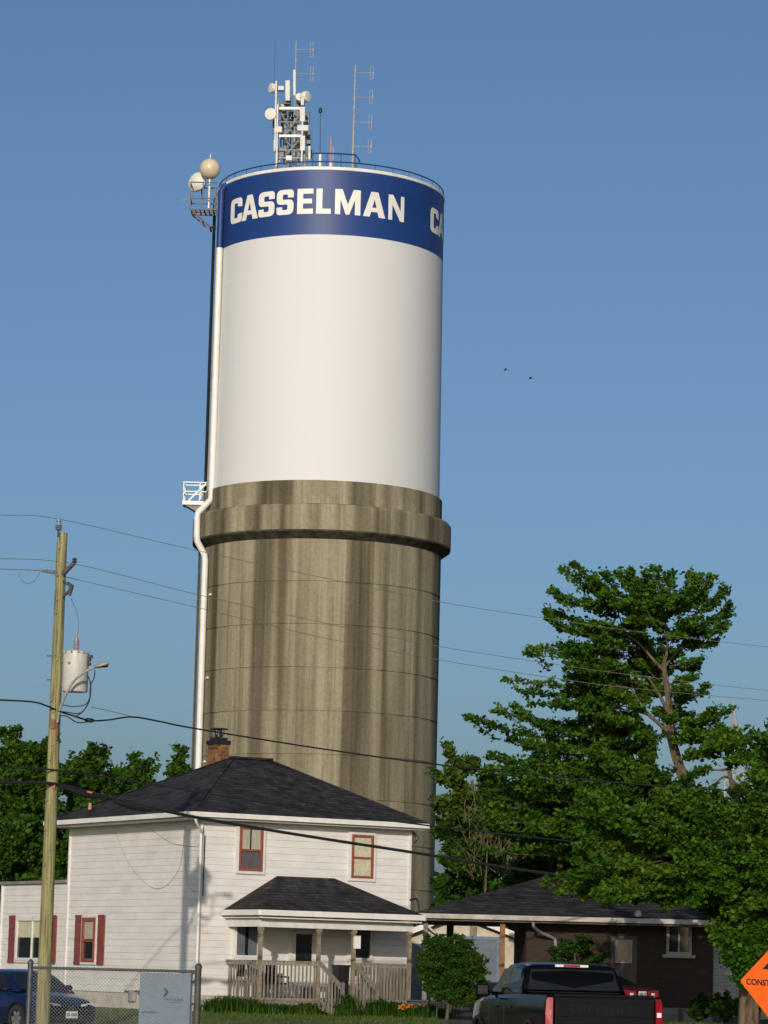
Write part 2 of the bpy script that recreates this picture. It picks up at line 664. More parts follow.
def npmesh(name, V, k, m, parent=None, o=(0, 0, 0)):
    """mesh of len(V)/k faces with k corners each"""
    me = bpy.data.meshes.new(name)
    n = len(V)
    me.vertices.add(n)
    me.vertices.foreach_set('co', (V - np.array(o)).astype(np.float32).ravel())
    me.loops.add(n)
    me.loops.foreach_set('vertex_index', np.arange(n, dtype=np.int32))
    me.polygons.add(n // k)
    me.polygons.foreach_set('loop_start', np.arange(0, n, k, dtype=np.int32))
    me.polygons.foreach_set('loop_total', np.full(n // k, k, dtype=np.int32))
    me.materials.append(M[m])
    me.update(calc_edges=True)
    ob = bpy.data.objects.new(name, me)
    COL.objects.link(ob)
    if parent:
        ob.parent = parent
    else:
        ob.location = o
    return ob


tag(npmesh('grass', V, 3, 'blade'), 'short green grass over the front lawns', 'grass', kind='stuff')

# ================================================================== water tower
TX, TY = -3.31, 160.0
T0 = Vector((TX, TY, 0))
ZJ0, ZJ, ZRB, ZRT, ZWB, ZBB, ZTOP = 12.26, 2.232, 23.78, 25.2, 26.5, 39.62, 43.12
RS, RR, RC, RT = 6.44, 6.95, 6.44, 6.19
tower = empty('water_tower', T0, 'tall round municipal water tower with white tank on streaked brown concrete shaft', 'water tower')
s = MB(T0)
prof = [(RS, 0)]
joints = sorted([ZJ0 + ZJ * i for i in range(-5, 5)])
for z in joints:
    if 0.5 < z < ZRB - 0.8:
        prof += [(RS, z - 0.042), (RS - 0.045, z - 0.028), (RS - 0.045, z + 0.028), (RS, z + 0.042)]
prof += [(RS, ZRB - 0.36), (RS, ZRB + .1), (RR - 0.08, ZRB + .1), (RR - 0.08, ZRB + 0.06), (RR, ZRB + 0.06), (RR, ZRT - 0.16), (RR - 0.10, ZRT - 0.02), (RC, ZRT + 0.08), (RC, ZWB - 0.04), (RC - 0.04, ZWB)]
prof += [(RT - 0.4, ZWB)]
s.lathe(prof, T0, 160)
s.build('concrete_shaft', 'concrete', tower, sharp=20)
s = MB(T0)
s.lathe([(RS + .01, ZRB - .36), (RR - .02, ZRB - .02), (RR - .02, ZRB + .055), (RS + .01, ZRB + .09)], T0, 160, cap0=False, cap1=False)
s.build('ring_soffit', mat('shade_dark_concrete', (0.075, 0.066, 0.05), 0.95, 0.3, 2.0, spec=0.1), tower, sharp=20)  # soffit colour made dark: the shade under the ring is painted in
t = MB(T0)
pt = [(RT + .10, ZWB - 0.02), (RT + .015, ZBB)]
t.lathe(pt, T0, 160, cap1=False)
t.build('tank', 'tank', tower, sharp=60)
for i in range(1, 6):
    z = ZWB + (ZBB - ZWB) * i / 6
    t = MB(T0)
    t.lathe([(RT + .01, z - .02), (RT + .10 - .085 * i / 6 + .005, z - .01), (RT + .10 - .085 * i / 6 + .005, z + .01), (RT + .01, z + .02)], T0, 160, cap0=False, cap1=False)
    t.build('weld_seam', 'tank', tower, sharp=5)
t = MB(T0)
t.lathe([(RT + .014, ZBB), (RT, ZTOP)], T0, 160, cap0=False, cap1=False)
t.build('blue_band', 'blue', tower)
t = MB(T0)
t.lathe([(RT, ZTOP), (RT + 0.03, ZTOP + 0.02), (RT + 0.03, ZTOP + 0.17), (RT - 0.06, ZTOP + 0.21), (RT - 0.6, ZTOP + 0.26), (3.5, ZTOP + 0.55), (0.5, ZTOP + 0.75)], T0, 160, cap0=False)
t.build('tank_roof', 'white', tower)


def rounded(poly, n=5):
    """polygon of (x, y, r) with corner radius r in metres"""
    out = []
    m = len(poly)
    for i in range(m):
        x, y, r = poly[i]
        p = Vector((x, y))
        if r <= 0:
            out.append(p)
            continue
        a = Vector(poly[i - 1][:2]) - p
        b = Vector(poly[(i + 1) % m][:2]) - p
        r1 = min(r, a.length * 0.49, b.length * 0.49)
        q0 = p + a.normalized() * r1
        q1 = p + b.normalized() * r1
        for k in range(n + 1):
            tt = k / n
            out.append(q0 * (1 - tt) ** 2 + p * 2 * tt * (1 - tt) + q1 * tt ** 2)
    return out


GL = {
    'C': [[(0, 0, .3), (1, 0, .3), (1, .37, 0), (.64, .33, 0), (.64, .2, .06), (.36, .2, .08), (.36, .8, .08), (.64, .8, .06), (.64, .66, 0), (1, .62, 0), (1, 1, .3), (0, 1, .3)]],
    'A': [[(0, 0, 0), (.29, 0, 0), (.35, .2, 0), (.64, .2, 0), (.70, 0, 0), (1, 0, 0), (.66, 1, .04), (.34, 1, .04)], [(.40, .37, 0), (.5, .70, 0), (.59, .37, 0)]],
    'S': [[(0, 0, .22), (1, 0, .3), (1, .6, .26), (.36, .6, .08), (.36, .81, .08), (.66, .81, .06), (.66, .68, 0), (1, .68, 0), (1, 1, .3), (0, 1, .3), (0, .41, .26), (.65, .41, .08), (.65, .19, .08), (.34, .19, .06), (.34, .31, 0), (0, .31, 0)]],
    'E': [[(0, 0, 0), (1, 0, 0), (1, .2, 0), (.37, .2, 0), (.37, .41, 0), (.93, .41, 0), (.93, .6, 0), (.37, .6, 0), (.37, .8, 0), (1, .8, 0), (1, 1, 0), (0, 1, 0)]],
    'L': [[(0, 0, 0), (1, 0, 0), (1, .2, 0), (.41, .2, 0), (.41, 1, 0), (0, 1, 0)]],
    'M': [[(0, 0, 0), (.21, 0, 0), (.21, .60, 0), (.42, 0, 0), (.56, 0, 0), (.78, .60, 0), (.78, 0, 0), (1, 0, 0), (1, 1, 0), (.72, 1, 0), (.5, .40, 0), (.28, 1, 0), (0, 1, 0)]],
    'N': [[(0, 0, 0), (.24, 0, 0), (.24, .62, 0), (.74, 0, 0), (1, 0, 0), (1, 1, 0), (.77, 1, 0), (.77, .40, 0), (.29, 1, 0), (0, 1, 0)]],
}
WORD = [('C', -60.0, -49.0), ('A', -49.8, -37.7), ('S', -38.0, -27.8), ('S', -27.2, -17.5), ('E', -16.2, -7.6), ('L', -6.6, 1.2), ('M', 2.6, 15.9), ('A', 16.7, 29.2), ('N', 30.3, 40.5)]
LH, LZ = 1.36, ZBB + 1.12


def word(rot):
    me_v, me_f = [], []
    for ch, a0, a1 in WORD:
        a0, a1 = a0 + .3, a1 - .3
        a0, a1 = [math.degrees(math.asin(math.sin(R_(q)) * .99)) + .2 for q in (a0, a1)]
        w = R_(a1 - a0) * RT
        polys = [[Vector((p.x, p.y, 0)) for p in rounded([(x * w, y * LH, r * LH * 0.8) for x, y, r in pl])] for pl in GL[ch]]
        tri = tessellate_polygon(polys)
        flat = [p for pl in polys for p in pl]
        bm = bmesh.new()
        bv = [bm.verts.new(p) for p in flat]
        for q in tri:
            try:
                bm.faces.new([bv[i] for i in q])
            except ValueError:
                pass
        bmesh.ops.subdivide_edges(bm, edges=[e for e in bm.edges if e.calc_length() > 0.3], cuts=2, use_grid_fill=True)
        bmesh.ops.triangulate(bm, faces=bm.faces)
        bm.verts.index_update()
        n0 = len(me_v)
        for v in bm.verts:
            an = R_(a0 + rot) + v.co.x / RT
            rr = RT + 0.024
            me_v.append((rr * math.sin(an), -rr * math.cos(an), LZ + v.co.y))
        for f in bm.faces:
            me_f.append([v.index + n0 for v in f.verts])
        bm.free()
    m = MB()
    m.add(me_v, me_f)
    return m.build('painted_word', 'letter', tower)


word(0)
word(119.3)


def cyl(an, r, z):
    """point on the tower: angle from the side facing the street, + to the right"""
    a = R_(an)
    return Vector((TX + r * math.sin(a), TY - r * math.cos(a), z))


# roof railing: one low rail on posts, taller loop round the hatch
rl = MB(T0)
ring = [cyl(360 * i / 120, RT - 0.05, ZTOP + 0.46) for i in range(121)]
rl.tube(ring, 0.035, 6, cap=False)
for i in range(36):
    rl.tube([cyl(i * 10 + 3, RT - 0.05, ZTOP + 0.15), cyl(i * 10 + 3, RT - 0.05, ZTOP + 0.46)], 0.025, 5)
hr = [cyl(a, 5.4, ZTOP + 1.12) for a in (-10, -4, 2, 8, 14)]
rl.tube(hr + [cyl(15, 5.9, ZTOP + .75), cyl(15, 6.1, ZTOP + 0.46)], 0.04, 6)
for a in (-10, -2, 6, 14):
    rl.tube([cyl(a, 5.4, ZTOP + 0.3), cyl(a, 5.4, ZTOP + 1.12)], 0.03, 5)
rl.build('roof_railing', mat('blue_rail_paint', (0.012, 0.035, 0.12), 0.4, 0.1), tower)

# down pipe on the left flank, blue on the band and white below
PA = -66.0
pw = [(RT + .24, ZBB + 0.0), (RT + .24, 26.2), (RT + .27, 25.9), (RR + .20, 25.15), (RR + .23, 24.9), (RR + .22, 23.9), (RR + .17, 23.6), (RS + .27, 22.95), (RS + .22, 22.65), (RS + .22, 0.0)]
p = MB(T0)
p.tube([cyl(PA, a, z) for a, z in pw], 0.175, 12)
p.build('drain_pipe', 'white', tower)
p = MB(T0)
p.tube([cyl(PA, RT + .24, ZBB), cyl(PA, RT + .24, ZTOP - 0.35), cyl(PA, RT + 0.1, ZTOP - 0.1), cyl(PA, RT - .2, ZTOP + 0.1)], 0.176, 12)
p.build('upper_pipe', 'blue', tower)
# pipe brackets, small white fittings on the concrete
for z in np.arange(3.2, 22, 4.4):
    p = MB(T0)
    p.bar(cyl(PA + 1.2, RS - .02, z), cyl(PA + 4.2, RS + .06, z), 0.10, 0.09)
    p.build('pipe_bracket', 'white', tower)
# cable tray and ladder on the far left side
for r0, z0, z1, nm in ((RS, 0.2, ZRB, 'shaft'), (RT, ZWB + 0.1, ZTOP - 0.1, 'tank')):
    l = MB(T0)
    for a in (-93.5, -90.5):
        l.bar(cyl(a, r0 + 0.16, z0), cyl(a, r0 + 0.16, z1), 0.06, 0.06, up=(0, 1, 0))
    for z in np.arange(z0 + 0.2, z1, 0.32):
        l.bar(cyl(-93.5, r0 + 0.16, z), cyl(-90.5, r0 + 0.16, z), 0.035)
    for i in range(4 if nm == 'tank' else 2):
        l.tube([cyl(-92 + i * 1.0, r0 + (0.20 if nm == 'tank' else .1), z0), cyl(-92 + i * 1.0, r0 + (0.20 if nm == 'tank' else .1), z1)], 0.065 if nm == 'tank' else .045, 6)
    l.build('ladder', 'black' if nm == 'tank' else mat('brown_cable_tray', (0.10, 0.08, 0.055), 0.8), tower)

# white balcony at the foot of the tank
bc = MB(T0)
zb = 25.95
p0 = cyl(-88, RT + 0.06, zb + .03)
ox, oy = Vector((-1, 0, 0)), Vector((0, -1, 0))
bc.obox(p0 + ox * 0.62 + oy * 0.2, ox * 0.65, oy * 0.55, (0, 0, 0.10))
for zz in (0.62, 1.12):
    bc.bar(p0 + ox * 1.25 + oy * -0.3 + Vector((0, 0, zz)), p0 + ox * 1.25 + oy * 0.72 + Vector((0, 0, zz)), 0.05)
    bc.bar(p0 + oy * 0.72 + Vector((0, 0, zz)), p0 + ox * 1.27 + oy * 0.72 + Vector((0, 0, zz)), 0.05)
    bc.bar(p0 + oy * -0.3 + Vector((0, 0, zz)), p0 + ox * 1.27 + oy * -0.3 + Vector((0, 0, zz)), 0.05)
for yy in (-0.3, 0.72):
    for xx in (0.35, 1.22):
        bc.bar(p0 + ox * xx + oy * yy, p0 + ox * xx + oy * yy + Vector((0, 0, 1.12)), 0.05)
bc.bar(p0 + ox * 0.95 + oy * 0.74 + Vector((0, 0, 0.1)), p0 + oy * 0.74 + ox * 0.03 + Vector((0, 0, 1.05)), 0.08)
b_ = bc.build('service_balcony', 'white', tower)
for yy in (-0.2, 0.6):
    bk = MB(T0)
    bk.prism([p0 + ox * 1.15 + oy * yy + Vector((0, 0, -0.11)), p0 + ox * 0.0 + oy * yy + Vector((0, 0, -0.11)), p0 + ox * 0.0 + oy * yy + Vector((0, 0, -0.75))], oy * 0.06)
    bk.build('bracket', 'darksteel', b_)

# antenna platform at the top left, with a railing
pl = MB(T0)
q0 = W(203, 212, 159.0)
for zz in (0.0,):
    for i in range(6):
        pl.bar(q0 + Vector((-0.62 + i * 0.24, -0.6, 0)), q0 + Vector((-0.62 + i * 0.24, 0.6, 0)), 0.05)
    for j in (-0.6, 0.0, 0.6):
        pl.bar(q0 + Vector((-0.65, j, 0.0)), q0 + Vector((0.75, j, 0.0)), 0.09)
for zz in (0.62, 1.5):
    pl.bar(q0 + Vector((-0.68, -0.6, zz)), q0 + Vector((0.72, -0.6, zz)), 0.06)
    pl.bar(q0 + Vector((-0.68, 0.6, zz)), q0 + Vector((0.72, 0.6, zz)), 0.06)
    pl.bar(q0 + Vector((-0.68, -0.6, zz)), q0 + Vector((-0.68, 0.6, zz)), 0.06)
for (xx, yy) in ((-0.68, -0.6), (0.0, -0.6), (0.68, -0.6), (-0.68, 0.6), (0.68, 0.6)):
    pl.bar(q0 + Vector((xx, yy, 0)), q0 + Vector((xx, yy, 1.5)), 0.06)
pl.bar(q0 + Vector((-0.65, -0.6, 0)), q0 + Vector((0.45, -0.5, -0.95)), 0.08)
pl.bar(q0 + Vector((-0.65, 0.6, 0)), q0 + Vector((0.45, 0.5, -0.95)), 0.08)
pl.bar(q0 + Vector((0.45, 0.5, -0.95)), q0 + Vector((0.45, -0.5, -0.95)), 0.08)
pl.bar(q0 + Vector((0.0, -0.6, -0.5)), q0 + Vector((0.0, 0.6, -0.5)), 0.06)
pl.bar(q0 + Vector((0.45, -0.5, -0.95)), q0 + Vector((0.75, -0.3, -0.95)), 0.08)
pl.build('antenna_platform', mat('navy_black_steel', (0.03, 0.034, 0.045), 0.5), tower)


def dish(name, c, axis, r, label, depth=0.45, drum=False, mount=None, parent=None, group=None):
    c = Vector(c)
    if parent is None:
        root = empty(name, c, label, 'dish antenna', group)
        o = c
    else:
        root, o = parent, parent.location
    m = MB(o)
    if drum:
        prof = [(r * 0.5, -depth), (r * 0.96, -depth * 0.7), (r, -depth * 0.55), (r, 0.0), (r * 0.96, 0.03), (r * 0.6, 0.10), (r * 0.05, 0.13)]
    else:
        prof = [(r * 0.2, -depth), (r * 0.7, -depth * 0.62), (r, -0.04), (r, 0.02), (r * 0.8, r * 0.25), (r * 0.45, r * 0.42), (r * 0.02, r * 0.48)]
    m.lathe(prof, c, 24, axis)
    dd = m.build('dish', 'dish', root)
    if mount is not None:
        mm = MB(o)
        mm.tube([c - Vector(axis).normalized() * depth * 0.9, mount], 0.05, 6)
        mm.build('mount', 'steel', root)
    return root


# two big radomes on the platform
c1 = W(210, 169, 158.7)
rd = empty('radome', c1, 'cream ball shaped radome with a lightning spike on the platform top', 'dish antenna', 'round antennas on the side platform')
m = MB(c1)
m.sphere(c1, 0.57, 16)
m.build('ball', mat('cream_radome', (0.60, 0.52, 0.38), 0.4, 0.05), rd)
m = MB(c1)
m.tube([c1 + Vector((0, 0, 0.54)), c1 + Vector((0, 0, 0.85))], 0.03, 6)
m.build('spike', 'white', rd)
m = MB(c1)
m.tube([c1 + Vector((0, 0, -0.53)), c1 + Vector((0.0, 0, -2.2))], 0.055, 8)
m.build('mast', 'white', rd)
c2 = W(197, 182, 159.4)
dish('dish_antenna', c2, (-0.55, -0.9, 0.1), 0.56, 'white round dish with dark horizontal band behind the cream radome ball', 0.5, group='round antennas on the side platform', mount=c2 + Vector((0.3, 0.35, -0.9)))
yg = W(190, 199, 159.2)
y_ = empty('yagi_antenna', yg, 'small thin comb shaped aerial sticking out left of the side platform', 'antenna')
m = MB(yg)
m.tube([yg + Vector((0.35, 0, 0.12)), yg + Vector((-0.45, 0, -0.12))], 0.018, 5)
m.build('boom', 'steel', y_)
for i in range(6):
    m = MB(yg)
    q = yg + Vector((0.2 - i * 0.125, 0, 0.075 - i * 0.0375))
    m.tube([q + Vector((0, 0, -0.13)), q + Vector((0, 0, 0.13))], 0.012, 4)
    m.build('element', 'steel', y_)

# lattice antenna mast on the roof
am0 = W(291, 170, 157.0)
am0.z = ZTOP + 0.3
am = empty('antenna_mast', am0, 'cluttered steel lattice mast with panel antennas and dishes on the tank roof', 'antenna mast')
AY = 157.0


def A(px, py, dy=0.0):
    return W(px, py, AY + dy)


legs = [((276, 166), (278, 98), -0.6), ((305, 163), (303.5, 98), -0.6), ((291, 165), (289.5, 92), 0.7), ((285, 166), (286, 104), 0.1), ((299, 165), (297, 96), 0.2)]
lt = MB(am0)
for (a, b, dy) in legs:
    q = A(a[0], a[1], dy)
    q.z = ZTOP + 0.25
    lt.tube([q, A(b[0], b[1], dy)], 0.075, 6)
for y in (108.5, 122, 136, 150, 158):
    w = 0.055 if y in (122, 150) else 0.085
    if y not in (108.5, 136):
        lt.bar(A(276.5, y, -0.6), A(304, y, -0.6), w * .7)
    lt.bar(A(276.5, y - 1, -0.6), A(290, y - 1, 0.7), w)
    lt.bar(A(304, y - 1, -0.6), A(290, y - 1, 0.7), w)
for (a, b) in (((280, 136), (298, 153)), ((303, 110), (287, 134)), ((279, 110), (293, 134)), ((302, 137), (284, 158)), ((277, 150), (292, 163)), ((304, 152), (290, 164))):
    lt.bar(A(*a, -0.55), A(*b, 0.2), 0.085)
lt.build('lattice_frame', 'steel', am)
for y in (108.5, 136):
    wb_ = MB(am0)
    wb_.bar(A(279, y, -0.72), A(301, y, -0.72), 0.1, 0.13)
    wb_.build('cross_beam', 'white', am)


def panel(x0, y0, x1, y1, dy, m='antenna', th=0.16):
    a, b = A((x0 + x1) / 2, y0, dy), A((x0 + x1) / 2, y1, dy)
    w = (x1 - x0) * AY / FPX
    q = MB(am0)
    q.bar(a, b, w, th, up=(0, 1, 0))
    return q.build('panel_antenna', m, am, bevel=0.03)


panel(285.2, 80.5, 290.2, 101, -0.9)
panel(299.8, 107, 305.2, 122, -0.95)
panel(300.0, 136, 305.2, 151, -0.95)
panel(293, 70, 296, 96, 0.1)
panel(307, 112, 309.8, 124, 0.1, 'darksteel')
panel(273.5, 140, 276.5, 152, -0.2)
panel(308, 146, 310.8, 160, -0.3)
panel(307.5, 130, 310.5, 146, 0.1, 'darksteel')
panel(281, 117, 284, 139, 0.5, 'darksteel')


def radio(x0, y0, x1, y1, dy, m='antenna'):
    q = MB(am0)
    a, b = A(x0, y0, dy), A(x1, y1, dy)
    q.box((a.x, a.y - 0.15, min(a.z, b.z)), (b.x, a.y + 0.2, max(a.z, b.z)))
    return q.build('radio_box', m, am, bevel=0.02)


radio(297.5, 125.5, 308.5, 131.5, -0.9)
radio(275.5, 127, 282, 133, -0.75)
radio(279, 148, 284, 158, -0.3, 'darksteel')
radio(306, 139, 311, 145, 0.0, 'darksteel')
radio(284, 100, 290, 105, -0.6, 'black')
radio(301, 99, 304, 106, -0.7)
radio(278, 86.5, 284, 91, -0.6)
radio(308, 150, 312, 158, 0.2, 'darksteel')
radio(291, 112, 297, 118, 0.4, 'darksteel')
radio(281, 111, 286, 116, -0.2, 'darksteel')
radio(286, 156, 292, 161, -0.5)
panel(289.5, 112, 293.5, 131, 0.5, 'darksteel')
panel(295, 120, 298.5, 140, 0.3, 'darksteel')
panel(283, 139, 287, 157, 0.2, 'darksteel')
panel(293, 140, 297, 160, 0.4, 'darksteel')
panel(304.5, 122, 308, 138, 0.2, 'darksteel')
panel(272.6, 117, 275.6, 134, 0.0, 'darksteel')
radio(279, 105, 284, 111, 0.2)
radio(296, 103, 301, 109, 0.3, 'darksteel')
radio(302, 153, 307, 160, -0.2)
radio(275, 158, 280, 163, -0.3)
radio(304, 116, 308, 119, 0.1, 'darksteel')
for (px, py, r, ax, dm, dy, dp) in ((270.5, 114, 0.33, (-0.25, -1, -0.1), True, -0.9, 0.25), (270.8, 88, 0.27, (-0.9, -0.5, 0.0), True, -0.5, 0.4), (307.5, 96.5, 0.30, (0.75, -0.5, 0), True, -0.6, 0.42), (299.5, 97, 0.22, (0.2, -1, 0), True, -0.4, 0.25)):
    c = A(px, py, dy)
    q = MB(am0)
    r_ = r
    q.lathe([(r_ * 0.35, -dp), (r_ * 0.95, -dp * 0.6), (r_, -dp * 0.45), (r_, 0), (r_ * 0.93, 0.04), (0.02, 0.07)], c, 22, ax)
    q.tube([c - Vector(ax).normalized() * dp, c - Vector(ax).normalized() * (dp + 0.25)], 0.06, 6)
    q.build('dish', 'dish', am)
for (px, y0, y1, dy, r, mm) in ((276.3, 81, 150, -0.85, 0.05, 'white'), (277.8, 104, 166, -0.9, 0.045, 'white'), (302.5, 122, 162, -1.0, 0.05, 'white'), (275.2, 40, 86, -0.4, 0.012, 'darksteel')):
    q = MB(am0)
    q.tube([A(px + (y1 - y0) * -0.02, y1, dy), A(px, y0, dy)], r, 6)
    q.build('mounting_pipe', mm, am)
cb = MB(am0)
for i in range(7):
    x = 283 + i * 3.2
    cb.tube(spline([A(x, 112 + 3 * (i % 3), -0.1 + 0.1 * i), A(x + random.uniform(-4, 4), 130, 0.2), A(x + random.uniform(-3, 3), 146, 0.1), A(x + random.uniform(-3, 3), 162, 0.2)], 6), 0.035, 5)
cb.build('cable_bundle', 'black', am)


def dipole_mast(px0, py0, px1, py1, Y, arms, arm_dx, r, label):
    base = W(px0, py0, Y)
    base.z = ZTOP + 0.2
    top = W(px1, py1, Y)
    root = empty('dipole_mast', base, label, 'antenna', 'tall masts with side dipoles on the tank roof')
    m = MB(base)
    m.tube([base, base.lerp(top, 0.55), top], [r * 1.25, r, r * 0.7], 8)
    m.build('mast', 'steel', root)
    for (y, hgt) in arms:
        t = (y - py1) / (py0 - py1)
        a = W(px1 + (px0 - px1) * t, y, Y)
        b = a + Vector((arm_dx, 0, 0))
        m = MB(base)
        m.tube([a, b], 0.022, 5)
        z = hgt / 2
        m.tube([b + Vector((0, 0, -z)), b + Vector((0, 0, z))], 0.025, 5)
        m.tube([b + Vector((-0.15, 0, -z)), b + Vector((-0.15, 0, z))], 0.018, 5)
        for q in (-z, z):
            m.tube([b + Vector((-0.15, 0, q)), b + Vector((0, 0, q))], 0.018, 5)
        m.obox(b, (0.03, 0, 0), (0, 0.04, 0), (0, 0, 0.05))
        m.build('dipole', 'steel', root)


dipole_mast(296.2, 100, 296.2, 41, 157.1, [(49.5, 0.8), (73.5, 0.8)], 0.92, 0.055, 'tallest mast above the lattice carrying two side dipoles')
dipole_mast(352.5, 165, 355.5, 65, 158.0, [(72.5, 0.75), (97, 0.75), (122, 0.75), (146, 0.75)], 0.98, 0.06, 'lone mast right of the lattice carrying four side dipoles')


def whip(px, y0, y1, Y, r, m, label, tip=None, base_m=None):
    a = W(px, y0, Y)
    a.z = ZTOP + 0.3
    b = W(px, y1, Y)
    root = empty('whip_antenna', a, label, 'antenna', 'short whips on the tank roof')
    q = MB(a)
    q.tube([a, b], [r, r * 0.7], 6)
    q.build('rod', m, root)
    q = MB(a)
    q.tube([a, W(px, 153, Y) if tip else a.lerp(b, 0.35)], 0.075, 8)
    q.build('base', base_m or 'white', root)
    if tip:
        q = MB(a)
        q.lathe([(0.03, 0), (0.09, 0.06), (0.10, 0.22), (0.04, 0.32)], b, 10)
        q.build('tip', 'black', root)


whip(320.3, 160, 113.5, 156.0, 0.028, 'darksteel', 'thin dark whip with black tip on a white base', tip=True)
whip(331.0, 160, 136, 156.2, 0.05, mat('faded_red_rod', (0.5, 0.25, 0.2), 0.6), 'short reddish whip on white base on the tank roof')
whip(333.2, 160, 146, 156.6, 0.04, mat('pink_rod', (0.5, 0.3, 0.26), 0.6), 'shortest whip just right of the reddish one')

# ================================================================== white house
AL = R_(31)
hu = Vector((math.cos(AL), math.sin(AL), 0))
hn = Vector((math.sin(AL), -math.cos(AL), 0))
C0 = Vector((-5.485, 95.0, 0.0))
Z = Vector((0, 0, 1))


def H(s, p, z):
    return C0 + hu * s + hn * p + Z * z


def on_front(px, py, p=0.0):
    d = ray(px, py)
    o = C0 + hn * p
    q = cE + d * ((o - cE).dot(hn) / d.dot(hn)) - C0
    return q.dot(hu), q.z


house = empty('white_house', C0, 'white two storey clapboard house with dark hip roof and wooden front porch', 'house')


def laps(mb, O, a, nn, L, z0, z1, pitch=0.215, lip=0.014):
    z = z0
    O, a, nn = Vector(O), Vector(a), Vector(nn)
    while z < z1 - 1e-4:
        zt = min(z + pitch, z1)
        gap_ = 0.010 if pitch > .15 else 0.008
        g0, g1 = O - nn * .012 + Z * z, O + a * L - nn * .012 + Z * z
        h0, h1 = O - nn * .012 + Z * (z + gap_), O + a * L - nn * .012 + Z * (z + gap_)
        mb.add([g0, g1, h1, h0], [(0, 1, 2, 3)])
        mb.add([h0, h1, O + a * L + nn * lip + Z * (z + gap_), O + nn * lip + Z * (z + gap_)], [(0, 1, 2, 3)])
        p0, p1 = O + nn * lip + Z * (z + gap_), O + a * L + nn * lip + Z * (z + gap_)
        t0, t1 = O + Z * zt, O + a * L + Z * zt
        b0, b1 = O + Z * z, O + a * L + Z * z
        mb.add([p0, p1, t1, t0], [(0, 1, 2, 3)])
        mb.add([b0, b1, p1, p0], [(0, 1, 2, 3)])
        z = zt


WT, FW, LD, WL, WH = 5.98, 7.70, 9.62, 15.1, 4.12
for nm, O, a, nn, L, z1 in (('front', H(0, 0, 0), hu, hn, FW, WT), ('left', H(0, -LD, 0), hn, -hu, LD, WT),
                            ('wing', H(0.0, -WL, 0), hn, -hu, WL - LD, WH)):
    w = MB(C0)
    laps(w, O, a, nn, L, 0.50, z1)
    w.build('wall', 'siding', house)
w = MB(C0)
w.add([H(FW, 0, 0), H(FW, -LD, 0), H(FW, -LD, WT), H(FW, 0, WT)], [(0, 1, 2, 3)])
w.add([H(0, -LD, WH), H(FW, -LD, WH), H(FW, -LD, WT), H(0, -LD, WT)], [(3, 2, 1, 0)])
w.add([H(0, -WL, 0), H(FW - 1, -WL, 0), H(FW - 1, -WL, WH), H(0, -WL, WH)], [(3, 2, 1, 0)])
w.add([H(FW - 1, -WL, 0), H(FW - 1, -LD, 0), H(FW - 1, -LD, WH), H(FW - 1, -WL, WH)], [(3, 2, 1, 0)])
w.build('wall', 'siding', house)
fd = MB(C0)
fm = mat('cream_foundation', (0.52, 0.48, 0.41), 0.9, 0.12, 3.0, bump=0.2)
fd.prism([H(0.03, -0.03, -0.1), H(FW - .03, -0.03, -0.1), H(FW - .03, -WL + .03, -0.1), H(0.03, -WL + .03, -0.1)], Z * 0.6)
fd.build('foundation', fm, house)
# corner boards
for s, p, z1 in ((0, 0, WT), (FW, 0, WT), (0, -LD, WT), (0, -WL, WH)):
    c = H(s, p, (0.5 + z1) / 2)
    cbd = MB(C0)
    cbd.obox(c + hu * (-.02 if s == 0 else .0) + hn * (.02 if p == 0 else 0), hu * 0.04, hn * 0.04, Z * (z1 - 0.5) / 2)
    cbd.build('corner_board', 'white_trim', house)

# roof
EZ = 6.14
OV = 0.52
A_, B_, C_, D_ = H(-OV - .15, OV, EZ), H(FW + .32, OV, EZ), H(FW + .32, -LD - OV - .1, EZ), H(-OV - .15, -LD - OV - .1, EZ)
r0 = on_front(231, 761, -4.7)
r1 = on_front(271, 763, -4.7)
RZ = (r0[1] + r1[1]) / 2
E1, E2 = H(r0[0], -4.7, RZ), H(r1[0], -4.7, RZ)
rf = MB(C0)
for poly in ([A_, B_, E2, E1], [B_, C_, E2], [C_, D_, E1, E2], [D_, A_, E1]):
    rf.prism(poly, (0, 0, 0.09))
roof = rf.build('roof', 'shingle', house)
rc = MB(C0)
rc.bar(E1 + Z * .12, E2 + Z * .12, 0.3, 0.07)
for a, b in ((A_, E1), (B_, E2), (D_, E1)):
    rc.bar(a + Z * .092, b + Z * .092, 0.22, 0.02)
rc.build('ridge_cap', 'shingle', roof)
gt = MB(C0)
for a, b, o in ((A_, B_, hn), (D_, A_, -hu), (C_, D_, -hn), (B_, C_, hu)):
    gt.bar(a + o * .05 + Z * -.02, b + o * .05 + Z * -.02, 0.11, 0.15)
gt.build('gutter', 'white', house)
sf = MB(C0)
sf.prism([H(-OV - .1, OV - .03, WT + .005), H(FW + .28, OV - .03, WT + .005), H(FW + .28, -LD - OV, WT + .005), H(-OV - .1, -LD - OV, WT + .005)], Z * 0.05)
sf.build('soffit', 'white_trim', house)
wr = MB(C0)
wr.prism([H(-.12, -WL - .1, WH), H(FW - .9, -WL - .1, WH), H(FW - .9, -LD - 0.02, WH), H(-.12, -LD - 0.02, WH)], Z * 0.10)
wr.build('wing_roof', mat('grey_felt_roof', (0.22, 0.21, 0.20), 0.8), house)

# chimney
cs, cz = on_front(218, 762, -5.6)
ch = MB(C0)
cc = H(cs, -5.6, 0)
ch.obox(cc + Z * (cz - 0.2), hu * .27, hn * .27, Z * 0.80)
chim = ch.build('chimney', 'chimney', roof)
